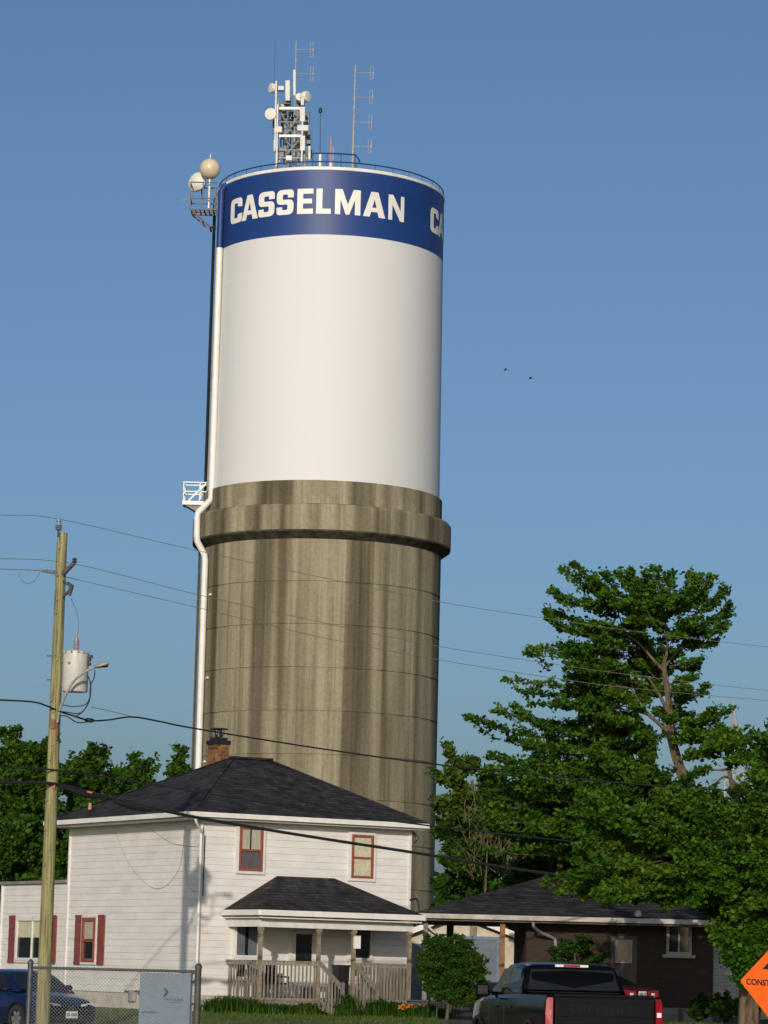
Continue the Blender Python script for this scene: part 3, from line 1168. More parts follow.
# sub-sub pieces stay in the roof level: cap as its own part of the house
cp = MB(C0)
zc = cz + 0.55
cp.obox(cc + Z * (zc + .10), hu * .31, hn * .31, Z * 0.065)
cp.obox(cc + Z * (zc + .22), hu * .22, hn * .22, Z * 0.05)
cp.lathe([(0.14, 0), (0.14, 0.26), (0.17, 0.27), (0.17, 0.30)], cc + Z * (zc + .3), 10)
for i in range(5):
    a = i * 2 * PI / 5
    q = cc + Z * (zc + .37) + hu * (.18 * math.cos(a)) + hn * (.18 * math.sin(a))
    cp.bar(q, q + Z * .18, 0.05)
cp.obox(cc + Z * (zc + .56), hu * .22, hn * .22, Z * 0.025)
cp.build('chimney_cap', 'black', house)
cp = MB(C0)
cp.obox(H(cs + .42, -5.5, cz - .12), hu * .18, hn * .3, Z * 0.16)
cp.build('flashing', 'black', roof)
vp = MB(C0)
q = W(90, 806, 101.5)
vp.tube([q - Z * .12, q + Z * .10], 0.06, 8)
vp.build('vent_pipe', mat('terracotta_pipe', (0.45, 0.2, 0.12), 0.7), roof)


def bars_frame(m, O, a, nn, w, h, fw, d0, d1):
    """rectangular frame, O = lower left corner on the wall plane"""
    c = lambda x, z: O + a * x + Z * z + nn * ((d0 + d1) / 2)
    dd = nn * ((d1 - d0) / 2)
    m.obox(c(w / 2, fw / 2), a * (w / 2), dd, Z * (fw / 2))
    m.obox(c(w / 2, h - fw / 2), a * (w / 2), dd, Z * (fw / 2))
    m.obox(c(fw / 2, h / 2), a * (fw / 2), dd, Z * (h / 2 - fw))
    m.obox(c(w - fw / 2, h / 2), a * (fw / 2), dd, Z * (h / 2 - fw))


def window(root, O, a, nn, w, h, fm_, fw=0.07, trim=0.0, mid=True, vert=0, cover='curtain', cfrac=(0.0, 1.0), csplit=None, org=None):
    og = org or C0
    O = O + nn * 0.016
    fr = MB(og)
    bars_frame(fr, O, a, nn, w, h, fw, 0.012, 0.085)
    if mid:
        fr.obox(O + a * (w / 2) + Z * (h * 0.47) + nn * 0.045, a * (w / 2 - fw), nn * 0.028, Z * 0.03)
    for i in range(vert):
        x = w * (i + 1) / (vert + 1)
        fr.obox(O + a * x + Z * (h / 2) + nn * 0.045, a * 0.03, nn * 0.03, Z * (h / 2 - fw))
    win = fr.build('window', fm_, root)
    if trim:
        tr = MB(og)
        bars_frame(tr, O - a * trim - Z * trim, a, nn, w + 2 * trim, h + 2 * trim, trim - 0.002, 0.0, 0.06)
        tr.build('trim', 'white_trim', win)
    pn = MB(og)
    pn.obox(O + a * (w / 2) + Z * (h / 2) + nn * 0.012, a * (w / 2 - fw * .6), nn * 0.008, Z * (h / 2 - fw * .6))
    pn.build('pane', 'glass', win)
    if cover:
        cu = MB(og)
        x0, x1 = fw, w - fw
        z0, z1 = fw + (h - 2 * fw) * cfrac[0], fw + (h - 2 * fw) * cfrac[1]
        parts = [(x0, x1)] if not csplit else [(x0, x0 + (x1 - x0) * csplit), (x1 - (x1 - x0) * csplit, x1)]
        for (q0, q1) in parts:
            cu.obox(O + a * ((q0 + q1) / 2) + Z * ((z0 + z1) / 2) + nn * 0.023, a * ((q1 - q0) / 2), nn * 0.002, Z * ((z1 - z0) / 2))
        cu.build('curtain', cover, win)
    return win


M['window_screen'] = mat('grey_window_screen', (0.10, 0.10, 0.10), 0.7, 0.3, 25.0, (3, 3, .1))
w1_ = window(house, H(1.31, 0, 4.44), hu, hn, 0.85, 1.40, 'red_trim', 0.075, 0.10, cover='curtain', cfrac=(0.47, 1.0), csplit=.46)
m = MB(C0)
m.obox(H(1.31 + .425, .016 + .023, 4.44 + .36), hu * .34, hn * .002, Z * .28)
m.build('screen', 'window_screen', w1_)
window(house, H(5.45, 0, 4.36), hu, hn, 0.82, 1.40, 'red_trim', 0.075, 0.10, cover='blind', csplit=None)
# porch windows
M['dim_curtain'] = mat('dim_blue_curtain', (0.12, 0.14, 0.165), 0.85, 0.3, 20.0, (3, 3, .1))
window(house, H(1.25, 0, 1.72), hu, hn, 0.90, 1.26, 'white_trim', 0.07, 0.06, mid=False, cover='dim_curtain', cfrac=(0, .96), csplit=.42)
window(house, H(1.25, 0, 1.05), hu, hn, 0.90, 0.55, 'white_trim', 0.07, 0.06, mid=False, vert=1, cover=None)
window(house, H(5.45, 0, 1.74), hu, hn, 0.85, 1.26, 'white_trim', 0.06, 0.06, mid=False, cover=None)
window(house, H(5.45, 0, 1.15), hu, hn, 0.85, 0.48, 'white_trim', 0.06, 0.06, mid=False, vert=1, cover=None)
# front door
dr = MB(C0)
dr.obox(H(3.78, .04, 1.55), hu * 0.47, hn * 0.03, Z * 1.03)
bars_frame(dr, H(3.22, .015, .5), hu, hn, 1.12, 2.28, 0.10, 0.0, 0.10)
door = dr.build('front_door', 'white_trim', house)
m = MB(C0)
m.obox(H(3.76, .078, 2.05), hu * 0.29, hn * 0.008, Z * 0.46)
m.build('door_glass', 'glass', door)
m = MB(C0)
m.sphere(H(4.14, .11, 1.5), 0.04, 8)
m.build('door_knob', 'steel', door)

# shuttered windows on the left wall (seen along -hn direction: right = towards the street)


def left_win(q0, q1, z0, z1, sh, **kw):
    O = H(0, -q0, z0)
    wv = window(house, O, hn, -hu, q0 - q1, z1 - z0, **kw)
    for (a, b) in sh:
        s_ = MB(C0)
        s_.obox(H(-.035, -(a + b) / 2, (z0 + z1) / 2), hn * ((a - b) / 2), hu * .02, Z * ((z1 - z0) / 2 + .06))
        for zz in (z0 - .04, (z0 + z1) / 2, z1 + .04):
            s_.obox(H(-.058, -(a + b) / 2, zz), hn * ((a - b) / 2), hu * .006, Z * 0.05)
        s_.build('shutter', 'shutter', house)


left_win(8.30, 7.28, 1.46, 2.94, [(8.92, 8.42), (7.16, 6.66)], fm_='red_trim', fw=0.12, trim=0.08, cover='curtain', cfrac=(0.52, 1.0), csplit=None)
left_win(13.68, 11.0, 1.46, 2.94, [(14.35, 13.80), (10.90, 10.42)], fm_='white_trim', fw=0.10, trim=0.07, mid=False, vert=1, cover='blind', cfrac=(0.55, 1.0))

# down pipe at the corner, conduit and small fittings
dp = MB(C0)
dp.tube(spline([H(-.5, .45, 6.02), H(-.42, .42, 5.85), H(-.12, .18, 5.6), H(-.08, .1, 5.35), H(-.08, .1, 0.4)], 4), 0.045, 8)
dp.build('down_pipe', 'white', house)
dp = MB(C0)
dp.tube([H(.07, .06, 5.5), H(.07, .06, 3.6)], 0.018, 6)
dp.build('conduit', 'black', house)
for pts in ([(-6.2, 5.8), (-4.9, 4.6), (-3.0, 3.85), (-1.5, 4.4), (-1.1, 5.8)], [(-3.6, 5.8), (-2.0, 5.3), (-.4, 5.15), (-.1, 5.2)], [(-1.15, 5.8), (-1.1, 5.0), (-.8, 4.0), (-.3, 3.7)]):  # shadows of wires on the wall, drawn as thin grey strands
    dp = MB(C0)
    dp.tube(spline([H(-.03, a, b) for a, b in pts], 8), 0.006, 4)
    dp.build('wire_shadow', mat('wire_shadow_grey', (0.30, 0.29, 0.27), 0.6), house)
dp = MB(C0)
dp.tube(spline([H(FW + .05, .02, 5.95), H(FW + .22, .1, 5.75), H(FW + .1, .06, 5.6)], 4), 0.045, 8)
dp.build('roof_pipe', 'black', house)
dp = MB(C0)
dp.tube(spline([H(FW + .0, .05, 3.72), H(FW + .25, .1, 3.75), H(FW + .33, .12, 3.45), H(FW + .33, .12, 3.2)], 4), 0.035, 8)
dp.build('roof_pipe', 'black', house)
gm = MB(C0)
gm.obox(H(-.07, -4.35, .42), hn * .13, hu * .06, Z * .17)
gm.build('gas_meter', 'steel', house)
gm = MB(C0)
gm.obox(H(-.06, -3.75, .52), hn * .10, hu * .05, Z * .08)
gm.tube([H(-.07, -4.9, .55), H(-.07, -3.4, .58)], 0.025, 6)
gm.tube([H(-.07, -4.6, .55), H(-.07, -4.6, .2)], 0.025, 6)
gm.build('meter_pipe', 'darksteel', house)

# ---- porch
PD = 2.1
pz = 0.50
porch = MB(C0)
porch.prism([H(.95, 0.03, pz - .08), H(6.62, 0.03, pz - .08), H(6.62, PD + .08, pz - .08), H(.95, PD + .08, pz - .08)], Z * .08)
porch.obox(H(3.78, PD + .02, pz - .2), hu * 2.82, hn * .03, Z * .115)
porch.obox(H(.99, PD / 2, pz - .2), hu * .03, hn * (PD / 2 - .04), Z * .115)
for s in (1.1, 3.1, 4.5, 6.5):
    porch.obox(H(s, PD - .1, .16), hu * .07, hn * .07, Z * .26)
porch.build('porch_deck', 'deck', house)
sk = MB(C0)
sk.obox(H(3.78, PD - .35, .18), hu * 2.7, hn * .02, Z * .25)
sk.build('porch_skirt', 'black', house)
postm = mat('brown_porch_post', (0.25, 0.20, 0.14), 0.75, 0.2, 8)
for s in (1.06, 3.14, 4.41, 6.47):
    po = MB(C0)
    po.obox(H(s, PD, (pz + 2.66) / 2), hu * .055, hn * .055, Z * ((2.66 - pz) / 2))
    po.obox(H(s, PD, 2.60), hu * .075, hn * .075, Z * .05)
    po.build('porch_post', postm, house)
bm_ = MB(C0)
bm_.obox(H(3.78, PD, 2.79), hu * 2.79, hn * .07, Z * .125)
bm_.obox(H(1.04, PD / 2, 2.79), hu * .05, hn * (PD / 2 - .08), Z * .12)
bm_.obox(H(6.52, PD / 2, 2.79), hu * .05, hn * (PD / 2 - .08), Z * .12)
bm_.build('porch_beam', 'white_trim', house)
pe = 3.10
PA_, PB_ = H(.82, 2.5, pe), H(6.75, 2.5, pe)
PT0, PT1 = H(2.74, 0.02, 4.24), H(4.86, 0.02, 4.24)
PW0, PW1 = H(.82, .02, pe), H(6.75, .02, pe)
pr = MB(C0)
for poly in ([PA_, PB_, PT1, PT0], [PW0, PA_, PT0], [PB_, PW1, PT1]):
    pr.prism(poly, Z * 0.08)
proof = pr.build('porch_roof', 'shingle', house)
pg = MB(C0)
pg.bar(PA_ + hn * .04, PB_ + hn * .04, 0.09, 0.17)
pg.bar(PW0 - hu * .04, PA_ - hu * .04, 0.09, 0.17)
pg.bar(PB_ + hu * .04, PW1 + hu * .04, 0.09, 0.17)
pg.build('porch_gutter', 'white', proof)
ps = MB(C0)
ps.prism([H(.86, .03, 2.93), H(6.72, .03, 2.93), H(6.72, 2.45, 2.93), H(.86, 2.45, 2.93)], Z * .05)
ps.build('porch_ceiling', 'white_trim', proof)


def railing(p, q, z0, z1, dz, step=0.135, w=0.045, name='railing'):
    """balustrade between two points on the deck; dz = drop of the far end"""
    m = MB(C0)
    p, q = Vector(p), Vector(q)
    a, b = p + Z * z1, q + Z * (z1 - dz)
    m.bar(a, b, 0.09, 0.05)
    m.bar(p + Z * (z0 + .06), q + Z * (z0 + .06 - dz), 0.04, 0.08)
    m.bar(a - Z * .08, b - Z * .08, 0.035, 0.08)
    L = (q - p).length
    n = int(L / step)
    for i in range(1, n):
        t = i / n
        c = p.lerp(q, t)
        jz = random.uniform(-.01, .01)
        m.obox(c + Z * ((z0 + z1) / 2 - dz * t + jz), hu * w / 2, hn * w / 2 * .8, Z * (z1 - z0) / 2 * .99)
    return m.build(name, 'deck', house)


rz = 1.62 - pz
railing(H(1.0, .05, pz), H(1.0, PD, pz), -.25, rz, 0, 0.16, .035)
railing(H(1.06, PD + .05, pz), H(3.12, PD + .05, pz), -.25, rz, 0, 0.13, .04)
railing(H(4.44, PD + .05, pz), H(6.5, PD + .05, pz), -.25, rz, 0, 0.115, 0.065)
railing(H(6.56, .05, pz), H(6.56, PD, pz), -.25, rz, 0, 0.11)
railing(H(3.16, PD + .1, pz), H(3.16, PD + 1.45, pz), -.1, rz, 0.72, 0.17, .035)
railing(H(4.40, PD + .1, pz), H(4.40, PD + 1.45, pz), -.1, rz, 0.72, 0.17, .035)
st = MB(C0)
for i in range(3):
    st.obox(H(3.78, PD + .24 + i * .40, pz - .17 - i * .155), hu * .60, hn * .19, Z * .025)
for s in (3.22, 4.34):
    st.prism([H(s, PD + .08, pz - .05), H(s, PD + 1.4, .06), H(s, PD + 1.4, -.03), H(s, PD + 1.1, -.03), H(s, PD + .08, pz - .35)], hu * .04)
for s in (3.16, 4.40):
    st.obox(H(s, PD + 1.5, .5), hu * .05, hn * .05, Z * .52)
st.build('porch_steps', 'deck', house)
bx = MB(C0)
bx.obox(H(4.48, PD + .09, 2.28), hu * .11, hn * .04, Z * .20)
bx.build('mail_box', 'white', house)

# things standing on the porch
o = H(4.06, 1.95, pz)
bn = empty('rubbish_bin', o, 'tall black bin standing on the porch at the top of the steps', 'bin')
m = MB(o)
for (r0_, z0_, r1_, z1_) in ((.17, 0, .20, 1.0),):
    m.prism([o + hu * x * r0_ + hn * y * r0_ for x, y in ((-1, -1), (1, -1), (1, 1), (-1, 1))], Z * .01)
    lo = [o + hu * x * r0_ + hn * y * r0_ for x, y in ((-1, -1), (1, -1), (1, 1), (-1, 1))]
    hi = [o + hu * x * r1_ + hn * y * r1_ + Z * z1_ for x, y in ((-1, -1), (1, -1), (1, 1), (-1, 1))]
    m.add(lo + hi, [(0, 1, 5, 4), (1, 2, 6, 5), (2, 3, 7, 6), (3, 0, 4, 7), (4, 5, 6, 7)])
m.build('bin_body', 'black', bn)
m = MB(o)
m.obox(o + Z * 1.03, hu * .22, hn * .22, Z * .03)
m.build('lid', 'black', bn)


def chair(o, label, rot, m_):
    root = empty('porch_chair', o, label, 'chair', 'chairs on the porch')
    a = hu * math.cos(rot) + hn * math.sin(rot)
    b = hn * math.cos(rot) - hu * math.sin(rot)
    q = MB(o)
    q.obox(o + Z * .43, a * .26, b * .26, Z * .03)
    q.build('seat', m_, root)
    q = MB(o)
    q.obox(o - b * .26 + Z * .74, a * .25, b * .02 + Z * -.004, Z * .30)
    q.build('backrest', m_, root)
    for x, y in ((-1, -1), (1, -1), (1, 1), (-1, 1)):
        q = MB(o)
        q.bar(o + a * .23 * x + b * .23 * y, o + a * .22 * x + b * .22 * y + Z * .42, .04)
        q.build('leg', m_, root)
    for x in (-1, 1):
        q = MB(o)
        q.bar(o + a * .27 * x - b * .24 + Z * .66, o + a * .27 * x + b * .24 + Z * .64, .05)
        q.bar(o + a * .27 * x + b * .22 + Z * .64, o + a * .25 * x + b * .22 + Z * .42, .04)
        q.build('armrest', m_, root)


chair(H(1.55, 1.0, pz), 'dark chair behind the left end of the porch railing', 0.5, 'darksteel')
chair(H(2.25, 1.1, pz), 'black chair beside the front door', -0.3, 'black')
o = H(2.82, 1.3, pz)
tb = empty('side_table', o, 'small low metal table between black chair and front door', 'table')
m = MB(o)
m.lathe([(.26, 0), (.27, .015), (.26, .03)], o + Z * .46, 16)
m.build('table_top', 'steel', tb)
for i in range(3):
    m = MB(o)
    a = i * 2.1
    m.tube([o + Vector((.2 * math.cos(a), .2 * math.sin(a), 0)), o + Vector((-.12 * math.cos(a), -.12 * math.sin(a), .46))], .015, 6)
    m.build('leg', 'steel', tb)
o = H(2.96, 1.85, pz)
pt = empty('planter', o, 'dark square planter box behind the railing by the steps', 'planter')
m = MB(o)
m.obox(o + Z * .17, hu * .17, hn * .17, Z * .17)
m.build('pot', 'darksteel', pt)

# neighbour at the far left edge
o = W(-40, 960, 132)
o.z = 0
nb_ = empty('neighbour_house', o, 'pale blue house at the left edge behind the white wing', 'house')
m = MB(o)
x1 = W(2.0, 900, 130).x
m.box((x1 - 9, 130, 0), (x1, 138, 3.6))
m.build('wall', mat('pale_blue_siding', (0.36, 0.42, 0.48), 0.7), nb_)
m = MB(o)
m.prism([(x1 - 9.3, 129.7, 3.6), (x1 + .25, 129.7, 3.6), (x1 - 4.5, 129.7, 5.6)], (0, 8.6, 0))
m.build('roof', mat('pale_grey_roof', (0.45, 0.45, 0.45), 0.7), nb_)
m = MB(o)
m.box((x1 - 3, 129.95, 1.1), (x1 - 1.6, 130.0, 2.4))
m.build('window', 'glass', nb_)

# ================================================================== utility pole
PY = 78.0
pb = W(42.5, 1020, PY)
pb.z = ground_z(PY)
ptop = W(62.5, 533, PY)
pole = empty('utility_pole', pb, 'tall yellowish wooden utility pole standing before the white house', 'utility pole')
m = MB(pb)
m.lathe([(.185, -.8), (.175, 1.5), (.155, 6.5), (.138, 11.5), (.137, ptop.z)], (pb.x, pb.y, 0), 18)
# climbing bolts and nails
m.build('post', 'polewood', pole)
for (px, py) in ((57, 575), (57, 600), (56, 613), (55, 655), (57, 660), (51, 700), (53, 712), (52, 745), (50, 760), (47, 800), (45, 830), (49, 850), (44, 865)):
    m = MB(pb)
    m.obox(W(px, py, PY - .165), (.02, 0, 0), (0, .03, 0), (0, 0, .02))
    m.build('bolt', 'darksteel', pole)
for (px, py) in ((49, 656), (49, 680)):
    m = MB(pb)
    q = W(px, py, PY)
    m.tube([q + Vector((-.05, 0, 0)), q + Vector((.4, 0, 0))], .015, 5)
    m.build('through_bolt', 'darksteel', pole)
m = MB(pb)
m.obox(W(53, 724, PY - .17), (.05, 0, 0), (0, .03, 0), (0, 0, .12))
m.tube([W(57, 722, PY - .18), W(57, 740, PY - .18)], .03, 6)
m.build('metal_clamp', mat('rusty_clamp', (0.22, 0.09, 0.04), 0.8, 0.3, 15), pole)
m = MB(pb)
q = W(53.5, 786.5, PY - .17)
m.obox(q, (.045, 0, 0), (0, .03, 0), (0, 0, .055))
m.build('marker', mat('orange_marker', (0.45, 0.09, 0.04), 0.6), pole)
# pin insulator on top
m = MB(pb)
i0 = W(58.5, 537, PY - .16)
m.bar(W(59.5, 549, PY - .16), i0, .04)
m.tube([i0, W(58.5, 530, PY - .16)], .03, 6)
m.build('pin', 'darksteel', pole)
m = MB(pb)
ib = W(58.5, 530.5, PY - .16)
m.lathe([(.04, 0), (.10, .02), (.05, .05), (.11, .07), (.05, .10), (.10, .13), (.05, .16), (.05, .22), (.07, .24), (.06, .30), (.02, .32)], ib, 12)
m.build('insulator', mat('grey_porcelain', (0.20, 0.23, 0.28), 0.3, 0.1), pole)
# side bracket and insulators
m = MB(pb)
b0, b1 = W(63, 574, PY - .17), W(74.5, 563, PY - .3)
m.tube([b0, b1], [.07, .05], 8)
m.lathe([(.03, 0), (.08, .03), (.04, .06), (.07, .10), (.02, .14)], b1, 10)
m.build('side_bracket', 'darksteel', pole)
m = MB(pb)
s0, s1 = W(57, 572.5, PY - .1), W(41, 570.5, PY - .2)
k = 9
pts = [s0.lerp(s1, i / (k * 2)) for i in range(k * 2 + 1)]
m.tube(pts, [(.09 if i % 2 else .04) * (1 - .5 * i / (k * 2)) for i in range(k * 2 + 1)], 8)
m.build('strain_insulator', mat('grey_polymer', (0.22, 0.23, 0.24), 0.5), pole)
# fused cutout
m = MB(pb)
m.bar(W(63, 597, PY - .15), W(69, 591, PY - .25), .05)
m.tube([W(67, 583, PY - .28), W(71.5, 586, PY - .3), W(69.5, 596, PY - .28)], [.05, .07, .04], 8)
m.bar(W(63, 581, PY - .15), W(68, 584, PY - .25), .04)
m.build('fuse_cutout', 'darksteel', pole)

tc_ = W(75.5, 672, PY)
tr_o = Vector((tc_.x, tc_.y, W(75.5, 692, PY).z))
trf = empty('transformer', tr_o, 'light grey cylindrical transformer can hung on the wooden pole', 'transformer')
m = MB(tr_o)
hgt = W(75.5, 652, PY).z - tr_o.z
m.lathe([(.32, 0), (.335, .03), (.335, hgt - .05), (.345, hgt - .05), (.345, hgt), (.28, hgt + .03), (.02, hgt + .05)], tr_o, 28)
m.build('can', mat('grey_enamel_can', (0.52, 0.51, 0.47), 0.4, 0.06, 3.0), trf)
m = MB(tr_o)
for z in (.18, hgt - .2):
    m.bar(tr_o + Vector((-.30, 0, z)), Vector((pb.x + .12, pb.y, tr_o.z + z)), .07, .10)
m.build('hanger', 'darksteel', trf)
m = MB(tr_o)
bb = tr_o + Vector((0, -.02, hgt + .02))
m.lathe([(.05, 0), (.075, .03), (.05, .06), (.08, .10), (.055, .14), (.08, .18), (.055, .22), (.07, .27), (.03, .36), (.02, .5)], bb, 12)
m.build('bushing', mat('brown_grey_porcelain', (0.25, 0.22, 0.22), 0.35), trf)
for (dx, dz) in ((.40, hgt - .22), (.44, hgt - .14), (.40, hgt - .33)):
    m = MB(tr_o)
    m.tube([tr_o + Vector((.3, -.1, dz)), tr_o + Vector((dx, -.14, dz + .02))], .045, 6)
    m.build('terminal', 'darksteel', trf)
for a in (-70, -45, -15, 15, 40, 70):
    m = MB(tr_o)
    q = tr_o + Vector((.345 * math.sin(R_(a)), -.345 * math.cos(R_(a)), hgt - .02))
    m.obox(q, (.02, 0, 0), (0, .025, 0), (0, 0, .03))
    m.build('lug', 'darksteel', trf)
m = MB(tr_o)
q = tr_o + Vector((-.14, -.31, hgt - .32))
m.obox(q, (.03, 0, 0), (0, .012, 0), (0, 0, .03))
m.build('plug', 'black', trf)

# street light on a bent arm
lo = W(57.5, 722, PY - .2)
slm = empty('street_light', lo, 'cobra head street light on a curved arm fixed to the wooden pole', 'street light')
arm = spline([W(57.5, 722, PY - .2), W(60.5, 708, PY - .35), W(66, 694, PY - .5), W(74, 681, PY - .62), (W(84, 672.5, PY - .72)), W(95, 667, PY - .8)], 6)
m = MB(lo)
m.tube(arm, .035, 8)
m.build('arm', 'steel', slm)
m = MB(lo)
la, lb = W(94, 667.5, PY - .8), W(109, 663, PY - .9)
ld = (lb - la)
k = 8
m.tube([la.lerp(lb, i / k) for i in range(k + 1)], [.04, .075, .10, .115, .12, .12, .11, .09, .03], 10)
for i in range(len(m.v)):
    x_, y_, z_ = m.v[i]
    tt_ = min(1, max(0, (x_ - la.x) / (lb.x - la.x)))
    zc_ = la.z + (lb.z - la.z) * tt_
    m.v[i] = (x_, y_, zc_ + (z_ - zc_) * .55)
hd = m.build('lamp_head', mat('dull_grey_lamp_head', (0.34, 0.32, 0.27), 0.5), slm)
m = MB(lo)
lc = la.lerp(lb, .62) - Z * .035
m.sphere(lc, .09, 8, (1.5, 1, .5))
m.build('lens', 'glass', slm)

# ---- wires


def depth(px):
    return PY - .1 + (px - 57) * 0.025


def cable(name, pts, r, label, m_='wire', group='overhead power and telephone lines', n=12, Yf=depth, ext=True):
    P3 = [W(x, y, Yf(x)) for x, y in pts]
    P3 = spline(P3, n)
    o_ = P3[0].copy()
    mm = MB(o_)
    mm.tube(P3, r, 6)
    return tag(mm.build(name, m_), label, 'cable', group)


cable('power_line', [(-260, 512), (-80, 513), (0, 515), (58.5, 519), (190, 549), (320, 577), (441, 602), (540, 617.5), (640, 632), (768, 647), (900, 660), (1100, 672)], .0085, 'highest thin grey wire, from the insulator on the pole top')
cable('power_line', [(-260, 556), (-80, 557), (0, 558.5), (74.5, 564), (195, 594), (320, 622), (440, 646.5), (560, 665), (640, 676), (768, 690.5), (900, 702), (1100, 713)], .0085, 'middle thin grey wire, from the side bracket of the pole')
cable('power_line', [(-260, 566), (-80, 567), (0, 569), (41, 570.5)], .010, 'short thin wire ending at the strain insulator left of the pole')
cable('power_line', [(66, 577), (195, 607), (320, 637), (440, 660), (560, 679), (640, 689), (768, 700.5), (900, 710), (1100, 720)], .0085, 'third thin grey wire, lowest of the three crossing the concrete shaft')
cable('jumper_wire', [(19, 572), (20, 578), (26, 583.5), (33, 582), (39, 574), (40, 571)], .008, 'drooping jumper loop left of the pole below the strain insulator', n=6)
cable('jumper_wire', [(71, 598), (75, 608), (78.5, 620), (78, 632), (75.5, 643)], .008, 'thin jumper hanging from fuse cutout down to the transformer', n=6)
cable('service_cable', [(-260, 694), (-80, 697), (0, 700), (33, 702), (47, 706), (60, 711.5), (74, 716), (90, 720.5), (108, 720), (132, 717), (160, 721.5), (195, 728.5), (320, 748.5), (437, 764.5), (560, 777), (660, 786), (768, 793), (900, 801), (1100, 808)], .024, 'black twisted cable passing just under the transformer with a bulky splice', 'cable')
cable('service_cable', [(91, 707), (110, 711), (132, 716.5)], .010, 'thin straight wire below the street light joining the black twisted cable', 'wire')
for i, (pts, lb) in enumerate([([(95, 670), (94, 678), (91, 684), (90, 690), (89, 702), (80, 713), (66, 712), (58, 711)], 'outer looping lead from the street light down to the splice'),
                               ([(88, 676), (90, 682), (90.5, 694), (86, 704), (74, 706.5), (62, 705)], 'inner looping lead from the transformer side down to the pole'),
                               ([(91, 682), (90, 698), (84, 710), (76, 716), (70, 715)], 'middle looping lead between transformer and twisted cable'),
                               ([(59, 716), (66, 716), (76, 722), (84, 722.5), (90, 721)], 'low loop of lead under the black splice by the pole')]):
    cable('lead_cable', pts, .016, lb, 'cable', 'leads round the transformer', n=6, Yf=lambda x: PY - .35)
sp = W(89, 720.5, depth(89))
m = MB(sp)
m.tube([sp + Vector((-.11, 0, .02)), sp + Vector((-.06, 0, .01)), sp + Vector((.08, 0, 0)), sp + Vector((.14, 0, 0))], [.03, .065, .06, .03], 8)
tag(m.build('cable_splice', 'cable'), 'black cable splice on the twisted cable right of the pole', 'splice')
cable('telephone_cable', [(-260, 764), (-80, 766), (0, 767.5), (50, 769.5), (130, 781), (180, 789), (300, 808), (424, 825), (568, 841), (660, 850), (768, 859), (900, 867), (1100, 874)], .024, 'upper thin black telephone cable crossing the house roof', 'cable')
cable('telephone_cable', [(-260, 781), (-80, 782), (0, 782.5), (50, 783.5), (90, 792.5), (130, 803), (200, 818), (300, 835), (420, 853.5), (544, 873), (660, 886), (768, 897), (900, 906), (1100, 914)], .046, 'thickest black telephone cable running across the house front', 'cable')
for (pts, r, lb) in (([(60, 786), (75, 791.5), (88, 795.5), (100, 797)], .075, 'bulky black splice case hanging under the thick cable near the pole'),
                     ([(113, 801), (125, 804.5), (140, 808), (152, 810)], .085, 'longest black splice case under the thick cable before the roof')):
    P3 = spline([W(x, y, depth(x) - .02) for x, y in pts], 5)
    mm = MB(P3[0])
    n_ = len(P3)
    mm.tube(P3, [r * (0.35 + 0.65 * math.sin(PI * min(1, max(0, (i + .6) / n_)))) for i in range(n_)], 8)
    tag(mm.build('splice_case', 'cable'), lb, 'splice', 'splice cases on the thick telephone cable')
m = MB(W(89, 792, depth(89) - .08))
q = W(89, 792, depth(89) - .08)
m.obox(q, (.09, 0, -.02), (0, .02, 0), (0, 0, .022))
tag(m.build('cable_tag', mat('orange_tag', (0.4, 0.09, 0.05), 0.6)), 'small orange tag clipped on the thick black cable', 'tag')

# ================================================================== brick bungalow with carport
BY = 99.0
bx0 = W(413, 918, 98).x
bx1 = W(740, 918, 98).x
bw0 = W(526, 960, BY).x
bw1 = W(713, 960, BY).x
bung = empty('brick_bungalow', ((bw0 + bw1) / 2, BY, 0), 'low brown brick bungalow with open carport and wide dark roof under the trees', 'house')
BO = bung.location.copy()
EZB = W(500, 917.5, 98).z
rzb = W(545, 879, 103.0).z
rxb = W(545, 879, 103.0).x
F0, F1, G1, G0 = Vector((bx0, 98, EZB)), Vector((bx1, 98, EZB)), Vector((bx1, 108.4, EZB)), Vector((bx0, 108.4, EZB))
K0, K1 = Vector((rxb, 103.2, rzb)), Vector((bx1 - 3.2, 103.2, rzb))
m = MB(BO)
for poly in ([F0, F1, K1, K0], [F1, G1, K1], [G1, G0, K0, K1], [G0, F0, K0]):
    m.prism(poly, Z * .09)
broof = m.build('roof', 'shingle', bung)
m = MB(BO)
for a, b, o in ((F0, F1, Vector((0, -1, 0))), (G0, F0, Vector((-1, 0, 0))), (F1, G1, Vector((1, 0, 0)))):
    m.bar(a + o * .05, b + o * .05, .10, .15)
m.build('gutter', mat('dull_grey_gutter', (0.36, 0.34, 0.31), 0.6, 0.15, 3), bung)
m = MB(BO)
m.box((bx0 + .05, 98.05, EZB - .14), (bx1 - .05, 108.3, EZB - .09))
m.build('soffit', mat('brown_soffit', (0.16, 0.12, 0.09), 0.8), bung)
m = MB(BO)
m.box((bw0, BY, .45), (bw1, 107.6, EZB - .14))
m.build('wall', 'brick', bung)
m = MB(BO)
m.box((bw0 + .02, BY + .02, -.1), (bw1 - .02, 107.5, .45))
m.build('foundation', 'block', bung)
m = MB(BO)
laps(m, (bw1 + .02, BY + .12, 0), (1, 0, 0), (0, -1, 0), .85, .2, EZB - .2, .11, .012)
m.build('clapboard_wall', mat('pale_grey_clapboard', (0.26, 0.26, 0.25), 0.7, 0.1), bung)
m = MB(BO)
x = W(555, 940, BY).x
M['dull_trim'] = mat('dull_grey_trim', (0.25, 0.25, 0.24), 0.6, 0.1, 4)
